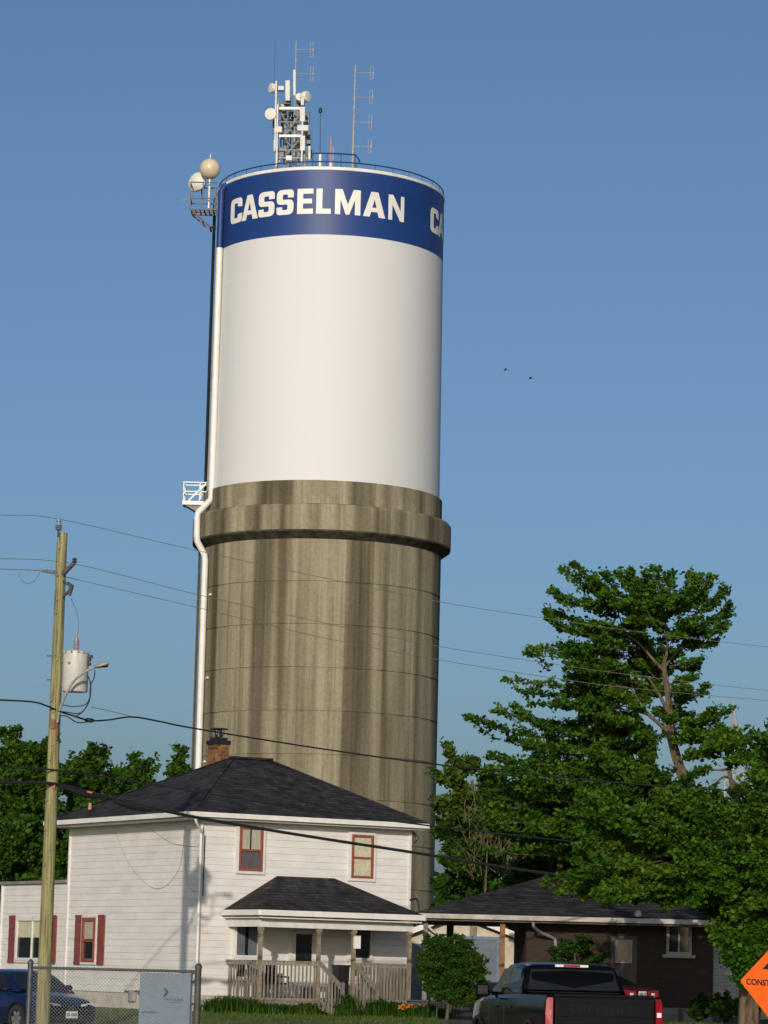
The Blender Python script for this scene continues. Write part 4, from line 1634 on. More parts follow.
m.tube(spline([W(533.5, 922, 98.0), W(534, 927, 98.1), W(542, 933, 98.5), W(553, 938, 98.85), W(555.5, 944, 98.9), W(556.2, 975, 98.9)], 5), .05, 8)
m.build('down_pipe', 'dull_trim', bung)
post = MB(BO)
q = W(502, 960, 98.4)
post.box((q.x - .085, 98.3, 0), (q.x + .085, 98.47, EZB - .1))
post.build('carport_post', mat('orange_cedar_post', (0.22, 0.10, 0.035), 0.7, 0.2, 6, (4, 4, .5)), bung)
post = MB(BO)
q = W(450, 940, 104)
post.box((q.x - .12, 104, 0), (q.x + .12, 104.2, EZB - .1))
post.build('carport_post', mat('dark_post', (0.05, 0.04, 0.035), 0.8), bung)
post = MB(BO)
q = W(418, 940, 98.4)
post.box((bx0 + .35, 98.4, 0), (bx0 + .5, 98.55, EZB - .1))
post.build('carport_post', mat('grey_post', (0.2, 0.19, 0.17), 0.8), bung)
q0, q1 = W(666, 954.5, BY), W(691.5, 924, BY)
window(bung, Vector((q0.x, BY, q0.z)), Vector((1, 0, 0)), Vector((0, -1, 0)), q1.x - q0.x, q1.z - q0.z, 'dull_trim', 0.09, 0.0, mid=False, vert=1, cover=None, org=BO)
m = MB(BO)
m.box((q0.x - .12, BY - .16, q0.z - .10), (q1.x + .12, BY, q0.z))
m.build('window_sill', 'dull_trim', bung)
m = MB(BO)
m.box((q0.x - .2, BY - .4, q1.z + .04), (q1.x + .35, BY - .003, q1.z + .17))
m.build('window_hood', 'dull_trim', bung)
d0, d1 = W(615, 963, BY), W(632, 940, BY)
m = MB(BO)
m.box((d0.x - .14, BY - .05, .46), (d1.x + .16, BY, d1.z + .12))
bd = m.build('door', mat('dark_brown_door', (0.06, 0.04, 0.03), 0.6), bung)
window(bung, Vector((d0.x, BY - .05, d0.z)), Vector((1, 0, 0)), Vector((0, -1, 0)), d1.x - d0.x, d1.z - d0.z, 'dull_trim', 0.09, 0.0, mid=False, cover=None, org=BO)
m = MB(BO)
q = W(638, 917, 97.9)
m.lathe([(.10, 0), (.13, .05), (.10, .16), (.03, .22)], q, 10)
m.build('roof_lamp', 'dull_trim', bung)
m = MB(BO)
q = W(640, 912, 99.2)
m.box((W(683, 1000, 97.6).x, 97.4, 0), (W(712, 1000, 97.6).x, BY - .01, .42))
m.build('door_step', 'block', bung)

# cream garage seen through the carport
GY = 116.0
g0, g1 = W(400, 960, GY).x, W(524, 960, GY).x
gz = W(520, 939, GY).z
gap = W(459, 913, GY)
go = Vector(((g0 + g1) / 2, GY, 0))
gar = empty('cream_garage', go, 'cream vertical sided garage with blue grey door seen through the carport', 'garage')
m = MB(go)
m.prism([(g0, GY, 0), (g1, GY, 0), (g1, GY, gz), (gap.x, GY, gap.z - .08), (g0, GY, gz)], (0, 7, 0))
for i in range(22):
    x = g0 + (g1 - g0) * (i + .5) / 22
    zt = gz + (gap.z - gz) * max(0, 1 - abs(x - gap.x) / (g1 - gap.x)) - .3
    m.box((x - .012, GY - .015, 0), (x + .012, GY, max(1.0, zt)))
m.build('wall', mat('cream_board', (0.52, 0.47, 0.36), 0.75, 0.1), gar)
m = MB(go)
for xa, xb in ((g0 - .4, gap.x), (gap.x, g1 + .4)):
    za, zb_ = (gz - .12, gap.z) if xa < gap.x - .1 else (gap.z, gz - .12)
    m.prism([(xa, GY - .4, za), (xb, GY - .4, zb_), (xb, GY - .4, zb_ + .09), (xa, GY - .4, za + .09)], (0, 7.6, 0))
m.build('roof', 'shingle', gar)
m = MB(go)
for xa, xb in ((g0 - .4, gap.x), (gap.x, g1 + .4)):
    za, zb_ = (gz - .12, gap.z) if xa < gap.x - .1 else (gap.z, gz - .12)
    m.prism([(xa, GY - .44, za - .12), (xb, GY - .44, zb_ - .12), (xb, GY - .44, zb_ + .10), (xa, GY - .44, za + .10)], (0, .035, 0))
m.build('fascia', 'white', gar)
a, b = W(470, 988, GY), W(497, 940, GY)
m = MB(go)
m.box((a.x, GY - .06, 0.0), (b.x, GY - .018, b.z))
gd = m.build('garage_door', mat('blue_grey_door', (0.10, 0.13, 0.165), 0.6, 0.1), gar)
m = MB(go)
m.box((b.x, GY - .09, 0), (b.x + .28, GY - .018, b.z + .12))
m.box((a.x - .28, GY - .09, b.z), (b.x, GY - .018, b.z + .12))
m.build('door_frame', mat('blue_door_frame', (0.12, 0.18, 0.25), 0.6), gar)
a, b = W(469.5, 936, GY), W(477, 926.5, GY)
m = MB(go)
m.box((a.x, GY - .05, a.z), (b.x, GY - .018, b.z))
m.build('vent', mat('tan_vent', (0.24, 0.20, 0.15), 0.8), gar)
a, b = W(411, 992, GY), W(431, 944, GY)
m = MB(go)
m.box((a.x, GY - .06, 0.0), (b.x, GY - .018, b.z))
m.build('side_door', mat('blue_grey_side_door', (0.12, 0.15, 0.19), 0.6, 0.1), gar)
m = MB(go)
m.tube(spline([W(424, 922, GY - .5), W(427, 925, GY - .5), W(433, 931, GY - .3), W(441, 936, GY - .1)], 5), .05, 8)
m.build('down_pipe', 'white', gar)

# ================================================================== vehicles
M['paint_black'] = mat('black_car_paint', (0.003, 0.003, 0.0035), 0.12, 0.05, 2, spec=0.10, coat=0.02)
M['paint_blue'] = mat('dark_blue_car_paint', (0.004, 0.011, 0.052), 0.25, 0.05, 2, metal=0.2, coat=0.8)
M['paint_red'] = mat('dark_red_car_paint', (0.045, 0.004, 0.005), 0.35, 0.05, 2, spec=.25, coat=0.05)
M['tyre'] = mat('tyre_rubber', (0.02, 0.02, 0.02), 0.85)
M['rim'] = mat('alloy_rim', (0.5, 0.5, 0.5), 0.35, 0.05, metal=0.8)
M['tint'] = glassmat('tinted_glass', (0.010, 0.011, 0.011), 0.06)
M['lamp_red'] = mat('red_lamp_lens', (0.28, 0.004, 0.014), 0.25, 0.05, 3, spec=0.6)
M['lamp_clear'] = mat('clear_lamp_lens', (0.75, 0.73, 0.68), 0.15, 0.05, 3)
M['plate'] = mat('white_plate', (0.62, 0.62, 0.60), 0.5, 0.03)
M['plate_text'] = mat('blue_plate_text', (0.03, 0.06, 0.20), 0.6)
M['chrome'] = mat('chrome_badge', (0.6, 0.6, 0.6), 0.15, 0.02, metal=1.0)


def loft(m, stations, close0=True, close1=True, smooth=True):
    """stations: (y, [(x, z), ...]) half sections from bottom centre outwards and up to top centre; mirrored"""
    rows = []
    for y, half in stations:
        full = [(x, y, z) for x, z in half] + [(-x, y, z) for x, z in reversed(half) if x > 1e-6]
        rows.append(full)
    n = len(rows[0])
    vs = [p for r in rows for p in r]
    fs = []
    for i in range(len(rows) - 1):
        for k in range(n):
            a, b = i * n + k, i * n + (k + 1) % n
            fs.append((a, b, b + n, a + n))
    if close0:
        fs.append(tuple(range(n - 1, -1, -1)))
    if close1:
        fs.append(tuple(range((len(rows) - 1) * n, len(rows) * n)))
    m.add(vs, fs, smooth)


def wheel(root, x, y, r, w):
    m = MB()
    m.lathe([(r * .62, -w / 2), (r * .95, -w / 2), (r, -w * .35), (r, w * .35), (r * .95, w / 2), (r * .62, w / 2)], (x, y, r), 28, (1, 0, 0), cap0=False, cap1=False)
    wh = m.build('wheel', 'tyre', root)
    m = MB()
    sx = 1 if x > 0 else -1
    m.lathe([(r * .63, -w * .4), (r * .63, w * .4)], (x, y, r), 28, (1, 0, 0), cap0=False, cap1=False)
    m.lathe([(0.01, .03), (r * .16, .02), (r * .18, -.02)], (x + sx * w * .3, y, r), 14, (sx, 0, 0))
    for i in range(6):
        a = i * PI / 3
        c = Vector((x + sx * w * .32, y + math.cos(a) * r * .36, r + math.sin(a) * r * .36))
        m.bar(Vector((x + sx * w * .33, y, r)), Vector((x + sx * w * .33, y + math.cos(a) * r * .64, r + math.sin(a) * r * .64)), .09, .04, up=(1, 0, 0))
    m.build('rim', 'rim', wh)


def text_mesh(name, txt, size, mw, m_, parent, ext=0.004, spacing=1.0, bold=0.0):
    c = bpy.data.curves.new('txt', 'FONT')
    c.body = txt
    c.size = size
    c.align_x = 'CENTER'
    c.align_y = 'CENTER'
    c.extrude = ext
    c.offset = bold
    c.space_character = spacing
    tmp = bpy.data.objects.new('tmp', c)
    me = bpy.data.meshes.new_from_object(tmp)
    bpy.data.objects.remove(tmp)
    bpy.data.curves.remove(c)
    me.transform(mw)
    me.materials.clear()
    me.materials.append(M[m_])
    ob = bpy.data.objects.new(name, me)
    COL.objects.link(ob)
    ob.parent = parent
    return ob


# ---- black pickup truck: x right, y forward, origin on the ground under its middle
tp = W(605, 1000, 51.2)
TR = R_(11.5)
truck = empty('pickup_truck', (tp.x - math.sin(TR) * 2.95, 51.2 + math.cos(TR) * 2.95, -.296), 'black crew cab pickup truck seen from behind on the road', 'pickup truck', rz=TR)
m = MB()


def tsec(wd, zb, zt, sh=0.0):
    return [(0.0, zb), (wd - .12, zb), (wd - .02, zb + .12), (wd, zb + .35), (wd, zt - .30), (wd - .03 - sh, zt - .06), (wd - .08 - sh, zt), (0.0, zt)]


HW = 1.03
loft(m, [(-1.02, tsec(HW, .45, 1.36)), (.6, tsec(HW, .45, 1.33)), (1.55, tsec(HW, .45, 1.30)), (1.75, tsec(HW, .5, 1.27)), (2.4, tsec(HW - .02, .5, 1.21)), (2.8, tsec(HW - .10, .55, 1.10)), (2.94, tsec(HW - .22, .6, .98))])
# bed: two side walls, floor, front wall
for sx in (-1, 1):
    prof = [(HW - .10, .62), (HW - .01, .72), (HW + .015, 1.0), (HW + .005, 1.22), (HW - .03, 1.36), (HW - .12, 1.375), (HW - .14, 1.36), (HW - .14, .62)]
    ysb = (-2.88, -1.021)
    vs = [(sx * x, y, z) for y in ysb for x, z in prof]
    n = len(prof)
    m.add(vs, [tuple(range(n)), tuple(range(n, 2 * n))] + [(i, (i + 1) % n, (i + 1) % n + n, i + n) for i in range(n)], True)
m.box((-HW + .14, -2.85, .72), (HW - .14, -1.021, .78))
body = m.build('body', 'paint_black', truck, sharp=32)
# fender flares / wheel arches
m = MB()
for sx in (-1, 1):
    for yc in (-1.85, 1.86):
        for k in range(10):
            a0, a1 = PI * k / 10, PI * (k + 1) / 10
            m.bar((sx * (HW + .005), yc + .50 * math.cos(a0), .42 + .50 * math.sin(a0)), (sx * (HW + .005), yc + .50 * math.cos(a1), .42 + .50 * math.sin(a1)), .06, .05, up=(sx, 0, 0))
m.build('wheel_arch', 'black', truck)
for x in (-.86, .86):
    for y in (-1.85, 1.86):
        wheel(truck, x, y, .41, .28)


def csec(wb, wt, z0, z1):
    return [(0, z0), (wb, z0), (wb - .01, z0 + .1), ((wb + wt) / 2 + .01, (z0 + z1) / 2), (wt + .02, z1 - .09), (wt - .04, z1 - .02), (wt - .16, z1 + .015), (0, z1 + .03)]


m = MB()
zc0 = 1.345
# cab greenhouse: back glass leans forward, windscreen leans back
secs = []
loft(m, [(-.98, csec(.93, .925, zc0, zc0 + .03)), (-.86, csec(.94, .87, zc0, 1.72)), (-.76, csec(.94, .835, zc0, 1.86)), (-.55, csec(.94, .825, zc0, 1.895)), (.0, csec(.94, .82, zc0, 1.905)), (.55, csec(.94, .81, zc0, 1.88)),
         (.80, csec(.94, .81, zc0, 1.80)), (1.2, csec(.93, .84, zc0, 1.55)), (1.5, csec(.92, .91, zc0 - .05, zc0 + .0))], smooth=True)
cab = m.build('cab', 'paint_black', truck, sharp=30)
m = MB()
# rear window pane following the back slope
a0, a1 = Vector((0, -.955, 1.42)), Vector((0, -.80, 1.80))
m.prism([(-.84, -.985, 1.40), (.84, -.985, 1.40), (.75, -.83, 1.80), (-.75, -.83, 1.80)], (0, .02, .006))
m.build('rear_window', 'tint', cab)
for sx in (-1, 1):
    for (ya, yb, yc, yd) in ((-.70, .02, .02, -.62), (.10, 1.12, .60, .10)):
        m = MB()
        lo_, hi_ = 1.395, 1.80

        def xs_(z):
            return .925 + (z - 1.40) * (.845 - .925) / (.40) * 1.0 + .012
        m.prism([(sx * xs_(lo_), ya, lo_), (sx * xs_(lo_), yb, lo_), (sx * xs_(hi_), yc, hi_), (sx * xs_(hi_), yd, hi_)], (-sx * .02, 0, 0))
        m.build('side_window', 'tint', cab)
m = MB()
m.prism([(-.80, 1.48, 1.37), (.80, 1.48, 1.37), (.68, .80, 1.83), (-.68, .80, 1.83)], (0, .02, .012))
m.build('windscreen', 'tint', cab)
m = MB()
m.box((-.30, -.80, 1.845), (.30, -.765, 1.885))
bl = m.build('brake_lamp_bar', 'lamp_clear', cab)
m = MB()
m.box((-.15, -.805, 1.848), (.15, -.80, 1.882))
m.build('red_lens', 'lamp_red', truck)
# tailgate, bumper, lamps
mat_emb = 'emboss'
M['emboss'] = mat('black_embossed_plastic', (0.0062, 0.0062, 0.0065), 0.45, spec=0.2)
m = MB()
m.box((-.86, -2.95, .66), (.86, -2.86, 1.33))
m.prism([(-.86, -2.955, 1.33), (.86, -2.955, 1.33), (.86, -2.84, 1.385), (-.86, -2.84, 1.385)], (0, .0, .012))
m.box((-.86, -2.93, 1.33), (.86, -2.85, 1.385))
m.box((-.84, -2.962, 1.02), (.84, -2.95, 1.25))
tg = m.build('tailgate', mat('black_tailgate_paint', (0.005, 0.005, 0.006), 0.35, 0.05, 2, spec=0.2), truck, bevel=.01)
text_mesh('embossed_lettering', 'CHEVROLET', .19, Matrix.Translation((0, -2.964, 1.13)) @ Matrix.Rotation(PI / 2, 4, 'X'), mat_emb, tg, .004, 1.25, .004)
for sx in (-1, 1):
    m = MB()
    x0, x1 = (.90, 1.015)
    m.prism([(sx * x0, -2.96, .82), (sx * (x1 + .005), -2.92, .82), (sx * (x1 + .015), -2.92, 1.05), (sx * (x1), -2.92, 1.26), (sx * (x1 - .03), -2.92, 1.335), (sx * x0, -2.955, 1.33)], (0, .14, 0))
    tl = m.build('tail_lamp', 'lamp_red', truck, bevel=.008)
    m = MB()
    m.box((sx * .93 - .02, -2.972, 1.03), (sx * .965 + .02, -2.955, 1.11))
    m.build('reverse_lens', 'lamp_clear', tl)
m = MB()
m.box((-1.0, -3.05, .48), (1.0, -2.90, .68))
m.build('rear_bumper', 'chrome', truck, bevel=.03)
m = MB()
m.box((-.16, -3.06, .50), (.16, -3.05, .65))
m.build('number_plate', 'plate', truck)
for sx in (-1, 1):
    m = MB()
    m.bar((sx * .93, 1.05, 1.36), (sx * 1.10, 1.02, 1.38), .06, .05)
    m.box((min(sx * 1.06, sx * 1.30), .95, 1.29), (max(sx * 1.06, sx * 1.30), 1.10, 1.52))
    mi = m.build('mirror', 'paint_black', truck, bevel=.04)
    m = MB()
    m.box((min(sx * 1.09, sx * 1.27), .940, 1.33), (max(sx * 1.09, sx * 1.27), .948, 1.49))
    m.build('mirror_glass', 'tint', mi)
    for y in (-.55, .45):
        m = MB()
        m.tube([(sx * (HW + .02), y, 1.13), (sx * (HW + .03), y + .12, 1.135), (sx * (HW + .02), y + .24, 1.13)], .018, 6)
        m.build('door_handle', 'black', truck)
for y in (-.04, 1.05):
    m = MB()
    for sx in (-1, 1):
        m.box((sx * HW - .002, y - .006, .55), (sx * HW + .003, y + .006, 1.27))
    m.build('door_seam', 'black', truck)


def sedan(name, o, rz, label, paint, cat='car', scl=1.0):
    """saloon, x right, y forward"""
    root = empty(name, o, label, cat, rz=rz)
    root.scale = (scl, scl, scl)

    def s(wd, zb, zt, sh=.06, crown=.02):
        return [(0, zb), (wd - .10, zb), (wd - .02, zb + .10), (wd, zb + .30), (wd - .01, zt - .16), (wd - sh, zt - .03), (wd - sh - .10, zt), (wd * .45, zt + crown), (0, zt + crown * 1.3)]
    m = MB()
    loft(m, [(-2.28, s(.66, .45, .82, .08)), (-2.22, s(.76, .34, .94, .08)), (-2.05, s(.84, .24, 1.02)), (-1.6, s(.885, .20, 1.03)), (-.8, s(.895, .20, .98)), (.2, s(.895, .20, .96)), (.95, s(.89, .20, .95, .08)),
             (1.45, s(.875, .22, .90, .10, .035)), (1.85, s(.845, .24, .83, .12, .04)), (2.10, s(.79, .26, .75, .12, .03)), (2.22, s(.72, .28, .66, .10, .02)), (2.28, s(.62, .34, .56, .06, .01))])
    b = m.build('body', paint, root, sharp=38)

    def gsec(wb, wt, z0, z1):
        return [(0, z0), (wb, z0), ((wb * .55 + wt * .45), z0 + (z1 - z0) * .45), (wt + .02, z1 - .05), (wt - .06, z1 - .01), (wt - .25, z1 + .015), (0, z1 + .025)]
    m = MB()
    loft(m, [(-1.62, gsec(.74, .74, .98, 1.0)), (-1.2, gsec(.77, .64, .97, 1.20)), (-.75, gsec(.80, .585, .96, 1.37)), (-.3, gsec(.81, .58, .96, 1.42)), (.15, gsec(.81, .58, .95, 1.425)), (.45, gsec(.81, .59, .95, 1.38)), (.8, gsec(.80, .66, .94, 1.22)), (1.25, gsec(.78, .76, .93, .96))])
    r_ = m.build('roof', paint, root, sharp=35)
    m = MB()
    m.prism([(-.70, 1.22, .985), (.70, 1.22, .985), (.545, .52, 1.365), (-.545, .52, 1.365)], (0, .02, .012))
    m.build('windscreen', 'tint', r_)
    m = MB()
    m.prism([(.66, -1.52, 1.06), (-.66, -1.52, 1.06), (-.54, -.82, 1.36), (.54, -.82, 1.36)], (0, -.02, .015))
    m.build('rear_window', 'tint', r_)
    for sx in (-1, 1):
        for (ya, yb, yc, yd) in ((-1.15, -.18, -.18, -.70), (-.10, .98, .42, -.10)):
            m = MB()
            m.prism([(sx * .815, ya, .99), (sx * .815, yb, .99), (sx * .62, yc, 1.345), (sx * .62, yd, 1.345)], (-sx * .03, 0, 0))
            m.build('side_window', 'tint', r_)
    for x in (-.77, .77):
        for y in (-1.35, 1.35):
            wheel(root, x * 1.02, y, .325, .22)
    m = MB()
    for sx in (-1, 1):
        for yc in (-1.35, 1.35):
            for k in range(10):
                a0, a1 = PI * k / 10, PI * (k + 1) / 10
                m.bar((sx * .893, yc + .37 * math.cos(a0), .325 + .37 * math.sin(a0)), (sx * .893, yc + .37 * math.cos(a1), .325 + .37 * math.sin(a1)), .03, .05, up=(sx, 0, 0))
    m.build('wheel_arch', 'black', root)
    for sx in (-1, 1):
        m = MB()
        m.sphere((sx * .97, .72, 1.03), .10, 8, (1.1, .7, .75))
        m.bar((sx * .80, .78, .98), (sx * .95, .74, 1.01), .05)
        m.build('mirror', paint if name == 'red_car' else 'black', root)
        m = MB()
        m.prism([(sx * .30, 2.265, .615), (sx * .72, 2.12, .64), (sx * .80, 1.98, .70), (sx * .70, 2.10, .71), (sx * .30, 2.235, .665)], (0, .03, .01))
        m.build('headlight', 'lamp_clear', root)
        m = MB()
        m.prism([(sx * .28, -2.285, .76), (sx * .72, -2.25, .76), (sx * .80, -2.16, .86), (sx * .74, -2.24, .93), (sx * .28, -2.27, .90)], (0, -.02, 0))
        tl_ = m.build('tail_lamp', 'lamp_red', root)
        m = MB()
        m.box((sx * .46 - .05, -2.315, .79), (sx * .46 + .05, -2.285, .85))
        m.build('reverse_lens', 'lamp_clear', tl_)
        m = MB()
        m.prism([(sx * .48, 2.285, .30), (sx * .70, 2.21, .32), (sx * .74, 2.19, .47), (sx * .50, 2.275, .40)], (0, .02, 0))
        m.build('fog_lamp', 'black', root)
        for y in (-.95, .0):
            m = MB()
            m.tube([(sx * .895, y, .83), (sx * .915, y + .09, .835), (sx * .895, y + .18, .83)], .015, 5)
            m.build('door_handle', 'chrome', root)
    m = MB()
    m.prism([(-.62, 2.26, .53), (.62, 2.26, .53), (.70, 2.23, .62), (-.70, 2.23, .62)], (0, .03, 0))
    m.prism([(-.55, 2.28, .30), (.55, 2.28, .30), (.62, 2.275, .42), (-.62, 2.275, .42)], (0, .02, 0))
    m.build('grille', 'black', root)
    m = MB()
    for sx in (-1, 1):
        m.bar((sx * .05, 2.30, .55), (sx * .035, 2.295, .64), .022)
    m.bar((-.04, 2.298, .595), (.04, 2.298, .595), .02)
    m.build('badge', 'chrome', root)
    for yy, zz, nn_ in ((2.315, .44, 1), (-2.30, .82, -1)):
        m = MB()
        m.box((-.16, yy - .006, zz - .08), (.16, yy + .006, zz + .08))
        pl_ = m.build('number_plate', 'plate', root)
        m = MB()
        for i in range(7):
            if i == 4:
                continue
            x = -.12 + i * .04
            m.box((x - .012, yy + nn_ * .006, zz - .035), (x + .012, yy + nn_ * .009, zz + .03))
        m.build('plate_characters', 'plate_text', pl_)
    return root



f_ = Vector((math.sin(R_(40)), -math.cos(R_(40)), 0))
fc = W(96, 1003, 79.8)
fc.x -= .78
cen = Vector((fc.x, 80.0, 0)) - f_ * 2.4
sedan('blue_car', (cen.x, cen.y, -.43), R_(220), 'dark blue car parked facing the street beside the white house', 'paint_blue', scl=1.14)
rc_ = W(633, 985, 92.0)
fr = Vector((-math.sin(R_(46)), math.cos(R_(46)), 0))
cen = Vector((rc_.x, 92.0, 0)) + fr * 2.2
sedan('red_car', (cen.x, cen.y, -.02), R_(46), 'dark red car with red tail lamps half hidden behind the pickup truck', 'paint_red', scl=1.12)

# ================================================================== chain link fence with sign
FY = 54.0
fa, fb = W(30.5, 966, FY), W(198.5, 966, FY)
ztop = W(110, 969.5, FY).z
zg = ground_z(FY)
fo = Vector((fa.x, FY, zg))
fence = empty('chain_link_fence', fo, 'grey chain link fence panel between two round posts before the blue car', 'fence')
for p_, r in ((fa, .048), (fb, .058)):
    m = MB(fo)
    m.lathe([(r, 0), (r, ztop + .06 - zg), (r * 1.15, ztop + .065 - zg), (r * 1.1, ztop + .10 - zg), (r * .6, ztop + .14 - zg), (.01, ztop + .15 - zg)], (p_.x, FY, zg), 14)
    m.build('post', mat('dull_fence_post', (0.065, 0.06, 0.05), 0.6, 0.15, 8) if p_ is fb else 'darksteel', fence)
rm = mat('grey_fence_rail', (0.09, 0.09, 0.088), 0.5, 0.15, 8, metal=.3)
for z in (ztop, zg + .08):
    m = MB(fo)
    m.tube([(fa.x, FY, z), (fb.x, FY, z)], .026, 8)
    m.build('rail', rm, fence)
m = MB(fo)
for z in (ztop, ztop - .16, ztop - .55, ztop - .95, ztop - 1.4):
    m.tube([(fb.x - .01, FY, z - .02), (fb.x - .12, FY, z - .02)], .022, 6)
m.tube([(fb.x - .12, FY, ztop), (fb.x - .12, FY, zg + .1)], .008, 5)
m.build('tension_band', 'darksteel', fence)
m = MB(fo)
pitch = .062
wd_, ht_ = fb.x - fa.x - .1, ztop - zg - .1
k = wd_ + ht_
n = int(k / pitch)
for i in range(n + 1):
    for sgn in (1, -1):
        # diagonal x - sgn*z = c
        c = i * pitch
        if sgn == 1:
            x0, x1 = max(0, c - ht_), min(wd_, c)
            if x1 <= x0:
                continue
            a, b = (x0, c - x0), (x1, c - x1)
        else:
            c2 = c - ht_
            x0, x1 = max(0, c2), min(wd_, c2 + ht_)
            if x1 <= x0:
                continue
            a, b = (x0, x0 - c2), (x1, x1 - c2)
        m.tube([(fa.x + .05 + a[0], FY + .004 * sgn, zg + .08 + a[1]), (fa.x + .05 + b[0], FY + .004 * sgn, zg + .08 + b[1])], .0032, 3, cap=False, smooth=False)
for i in range(int(wd_ / pitch)):
    x = fa.x + .08 + i * pitch
    m.tube([(x, FY, ztop - .02), (x + .008, FY, ztop + .055)], .004, 3, cap=False, smooth=False)
m.build('wire_mesh', 'steel', fence)
sa, sb = W(140, 974, FY), W(193, 974, FY)
so_ = Vector(((sa.x + sb.x) / 2, FY + .06, zg))
sg = empty('fence_sign', so_, 'pale blue notice board with a dark crescent mark hung behind the chain link fence', 'sign')
m = MB(so_)
m.box((sa.x, FY + .05, ztop - 1.35), (sb.x, FY + .07, ztop - .04))
m.build('board', mat('pale_blue_board', (0.125, 0.190, 0.260), 0.5, 0.05, 2), sg)
inkm = mat('dark_sign_ink', (0.012, 0.03, 0.06), 0.6)
fade = mat('faded_sign_ink', (0.085, 0.125, 0.17), 0.6)
m = MB(so_)
w0, h0 = sb.x - sa.x, 1.31


def sgp(fx, py):
    return Vector((sa.x + w0 * fx, FY + .046, W(160, py, FY).z))


c = [(0.475, 987.8), (.525, 990), (.545, 992.4), (.525, 994.8), (.465, 997.4), (.44, 996.6), (.475, 994), (.487, 992.4), (.475, 990.6), (.455, 988.8)]
m.prism([sgp(*q) for q in c], (0, .003, 0))
m.build('crescent_mark', inkm, sg)
for i, (x0, x1, y, t) in enumerate([(.47, .60, 999, .022), (.61, .70, 999.3, .02), (.71, .83, 999.5, .024), (.05, .33, 1012.5, .02), (.53, .80, 1002, .008)]):
    a, b = sgp(x0, y), sgp(x1, y)
    m = MB(so_)
    m.box((a.x, FY + .046, a.z - t), (b.x, FY + .049, a.z + t))
    m.build('faded_text_line', fade, sg)

# ================================================================== construction sign
CY = 50.0
sc_ = W(774.5, 983, CY)
sz0 = ground_z(CY)
cso = Vector((sc_.x, CY, sz0))
cs_ = empty('construction_sign', cso, 'orange diamond construction ahead sign on a wooden stake at the right edge', 'sign')
rzs = R_(-38)
rgt = Vector((math.cos(rzs), math.sin(rzs), 0))
frt = Vector((math.sin(rzs), -math.cos(rzs), 0))
tl = R_(-2.0)
r2 = rgt * math.cos(tl) + Z * math.sin(tl)
u2 = Z * math.cos(tl) - rgt * math.sin(tl)


def S(x, y, d=0.0):
    return sc_ + r2 * x + u2 * y + frt * d


hd_ = .66
m = MB(cso)
pts2 = rounded([(0, -hd_, .05), (hd_, 0, .05), (0, hd_, .05), (-hd_, 0, .05)], 4)
m.prism([S(q.x, q.y) for q in pts2], frt * .006)
m.build('panel', mat('orange_sign_sheeting', (0.85, 0.135, 0.008), 0.4, 0.03, 2), cs_)
m = MB(cso)
m.prism([S(-.235, .215, .008), S(.235, .215, .008), S(0, .45, .008)], frt * .002)
m.prism([S(-.075, .10, .008), S(.075, .10, .008), S(.075, .2145, .008), S(-.075, .2145, .008)], frt * .002)
m.build('arrow', 'black', cs_)
m4 = Matrix((r2, u2, frt)).transposed().to_4x4()
m4.translation = S(0, -.01, .009) - cso
text_mesh('sign_lettering', 'CONSTRUCTION', .135, m4, 'black', cs_, .001, 1.02, .004)
m = MB(cso)
q = S(0, -hd_ + .12, -.03)
m.bar((q.x, q.y, sz0), (q.x, q.y, sc_.z + .2), .09, .05, up=frt)
m.build('stake', mat('raw_wood_stake', (0.42, 0.33, 0.19), 0.8, 0.15, 5, (6, 6, .5)), cs_)

# ================================================================== trees


def leaves(P, size, flat=0.55, up=0.5):
    """rhombus leaves, folded a little; P (n,3) centres. returns (4n, 3) corners"""
    n = len(P)
    nrm = RNG.normal(0, 1, (n, 3))
    nrm[:, 2] = np.abs(nrm[:, 2]) * 0.8 + up
    nrm[:, 1] -= 0.15
    nrm /= np.linalg.norm(nrm, axis=1)[:, None]
    a = RNG.normal(0, 1, (n, 3))
    a -= nrm * (a * nrm).sum(1)[:, None]
    a /= np.linalg.norm(a, axis=1)[:, None]
    b = np.cross(nrm, a)
    L = size * RNG.uniform(0.5, 1.5, n)[:, None]
    Wd = L * flat * RNG.uniform(0.8, 1.2, n)[:, None]
    droop = nrm * L * 0.18
    return np.stack([P - a * L * .5, P + b * Wd * .5 - a * L * .08 - droop * .3, P + a * L * .5 - droop, P - b * Wd * .5 - a * L * .08 - droop * .3], 1).reshape(-1, 3)


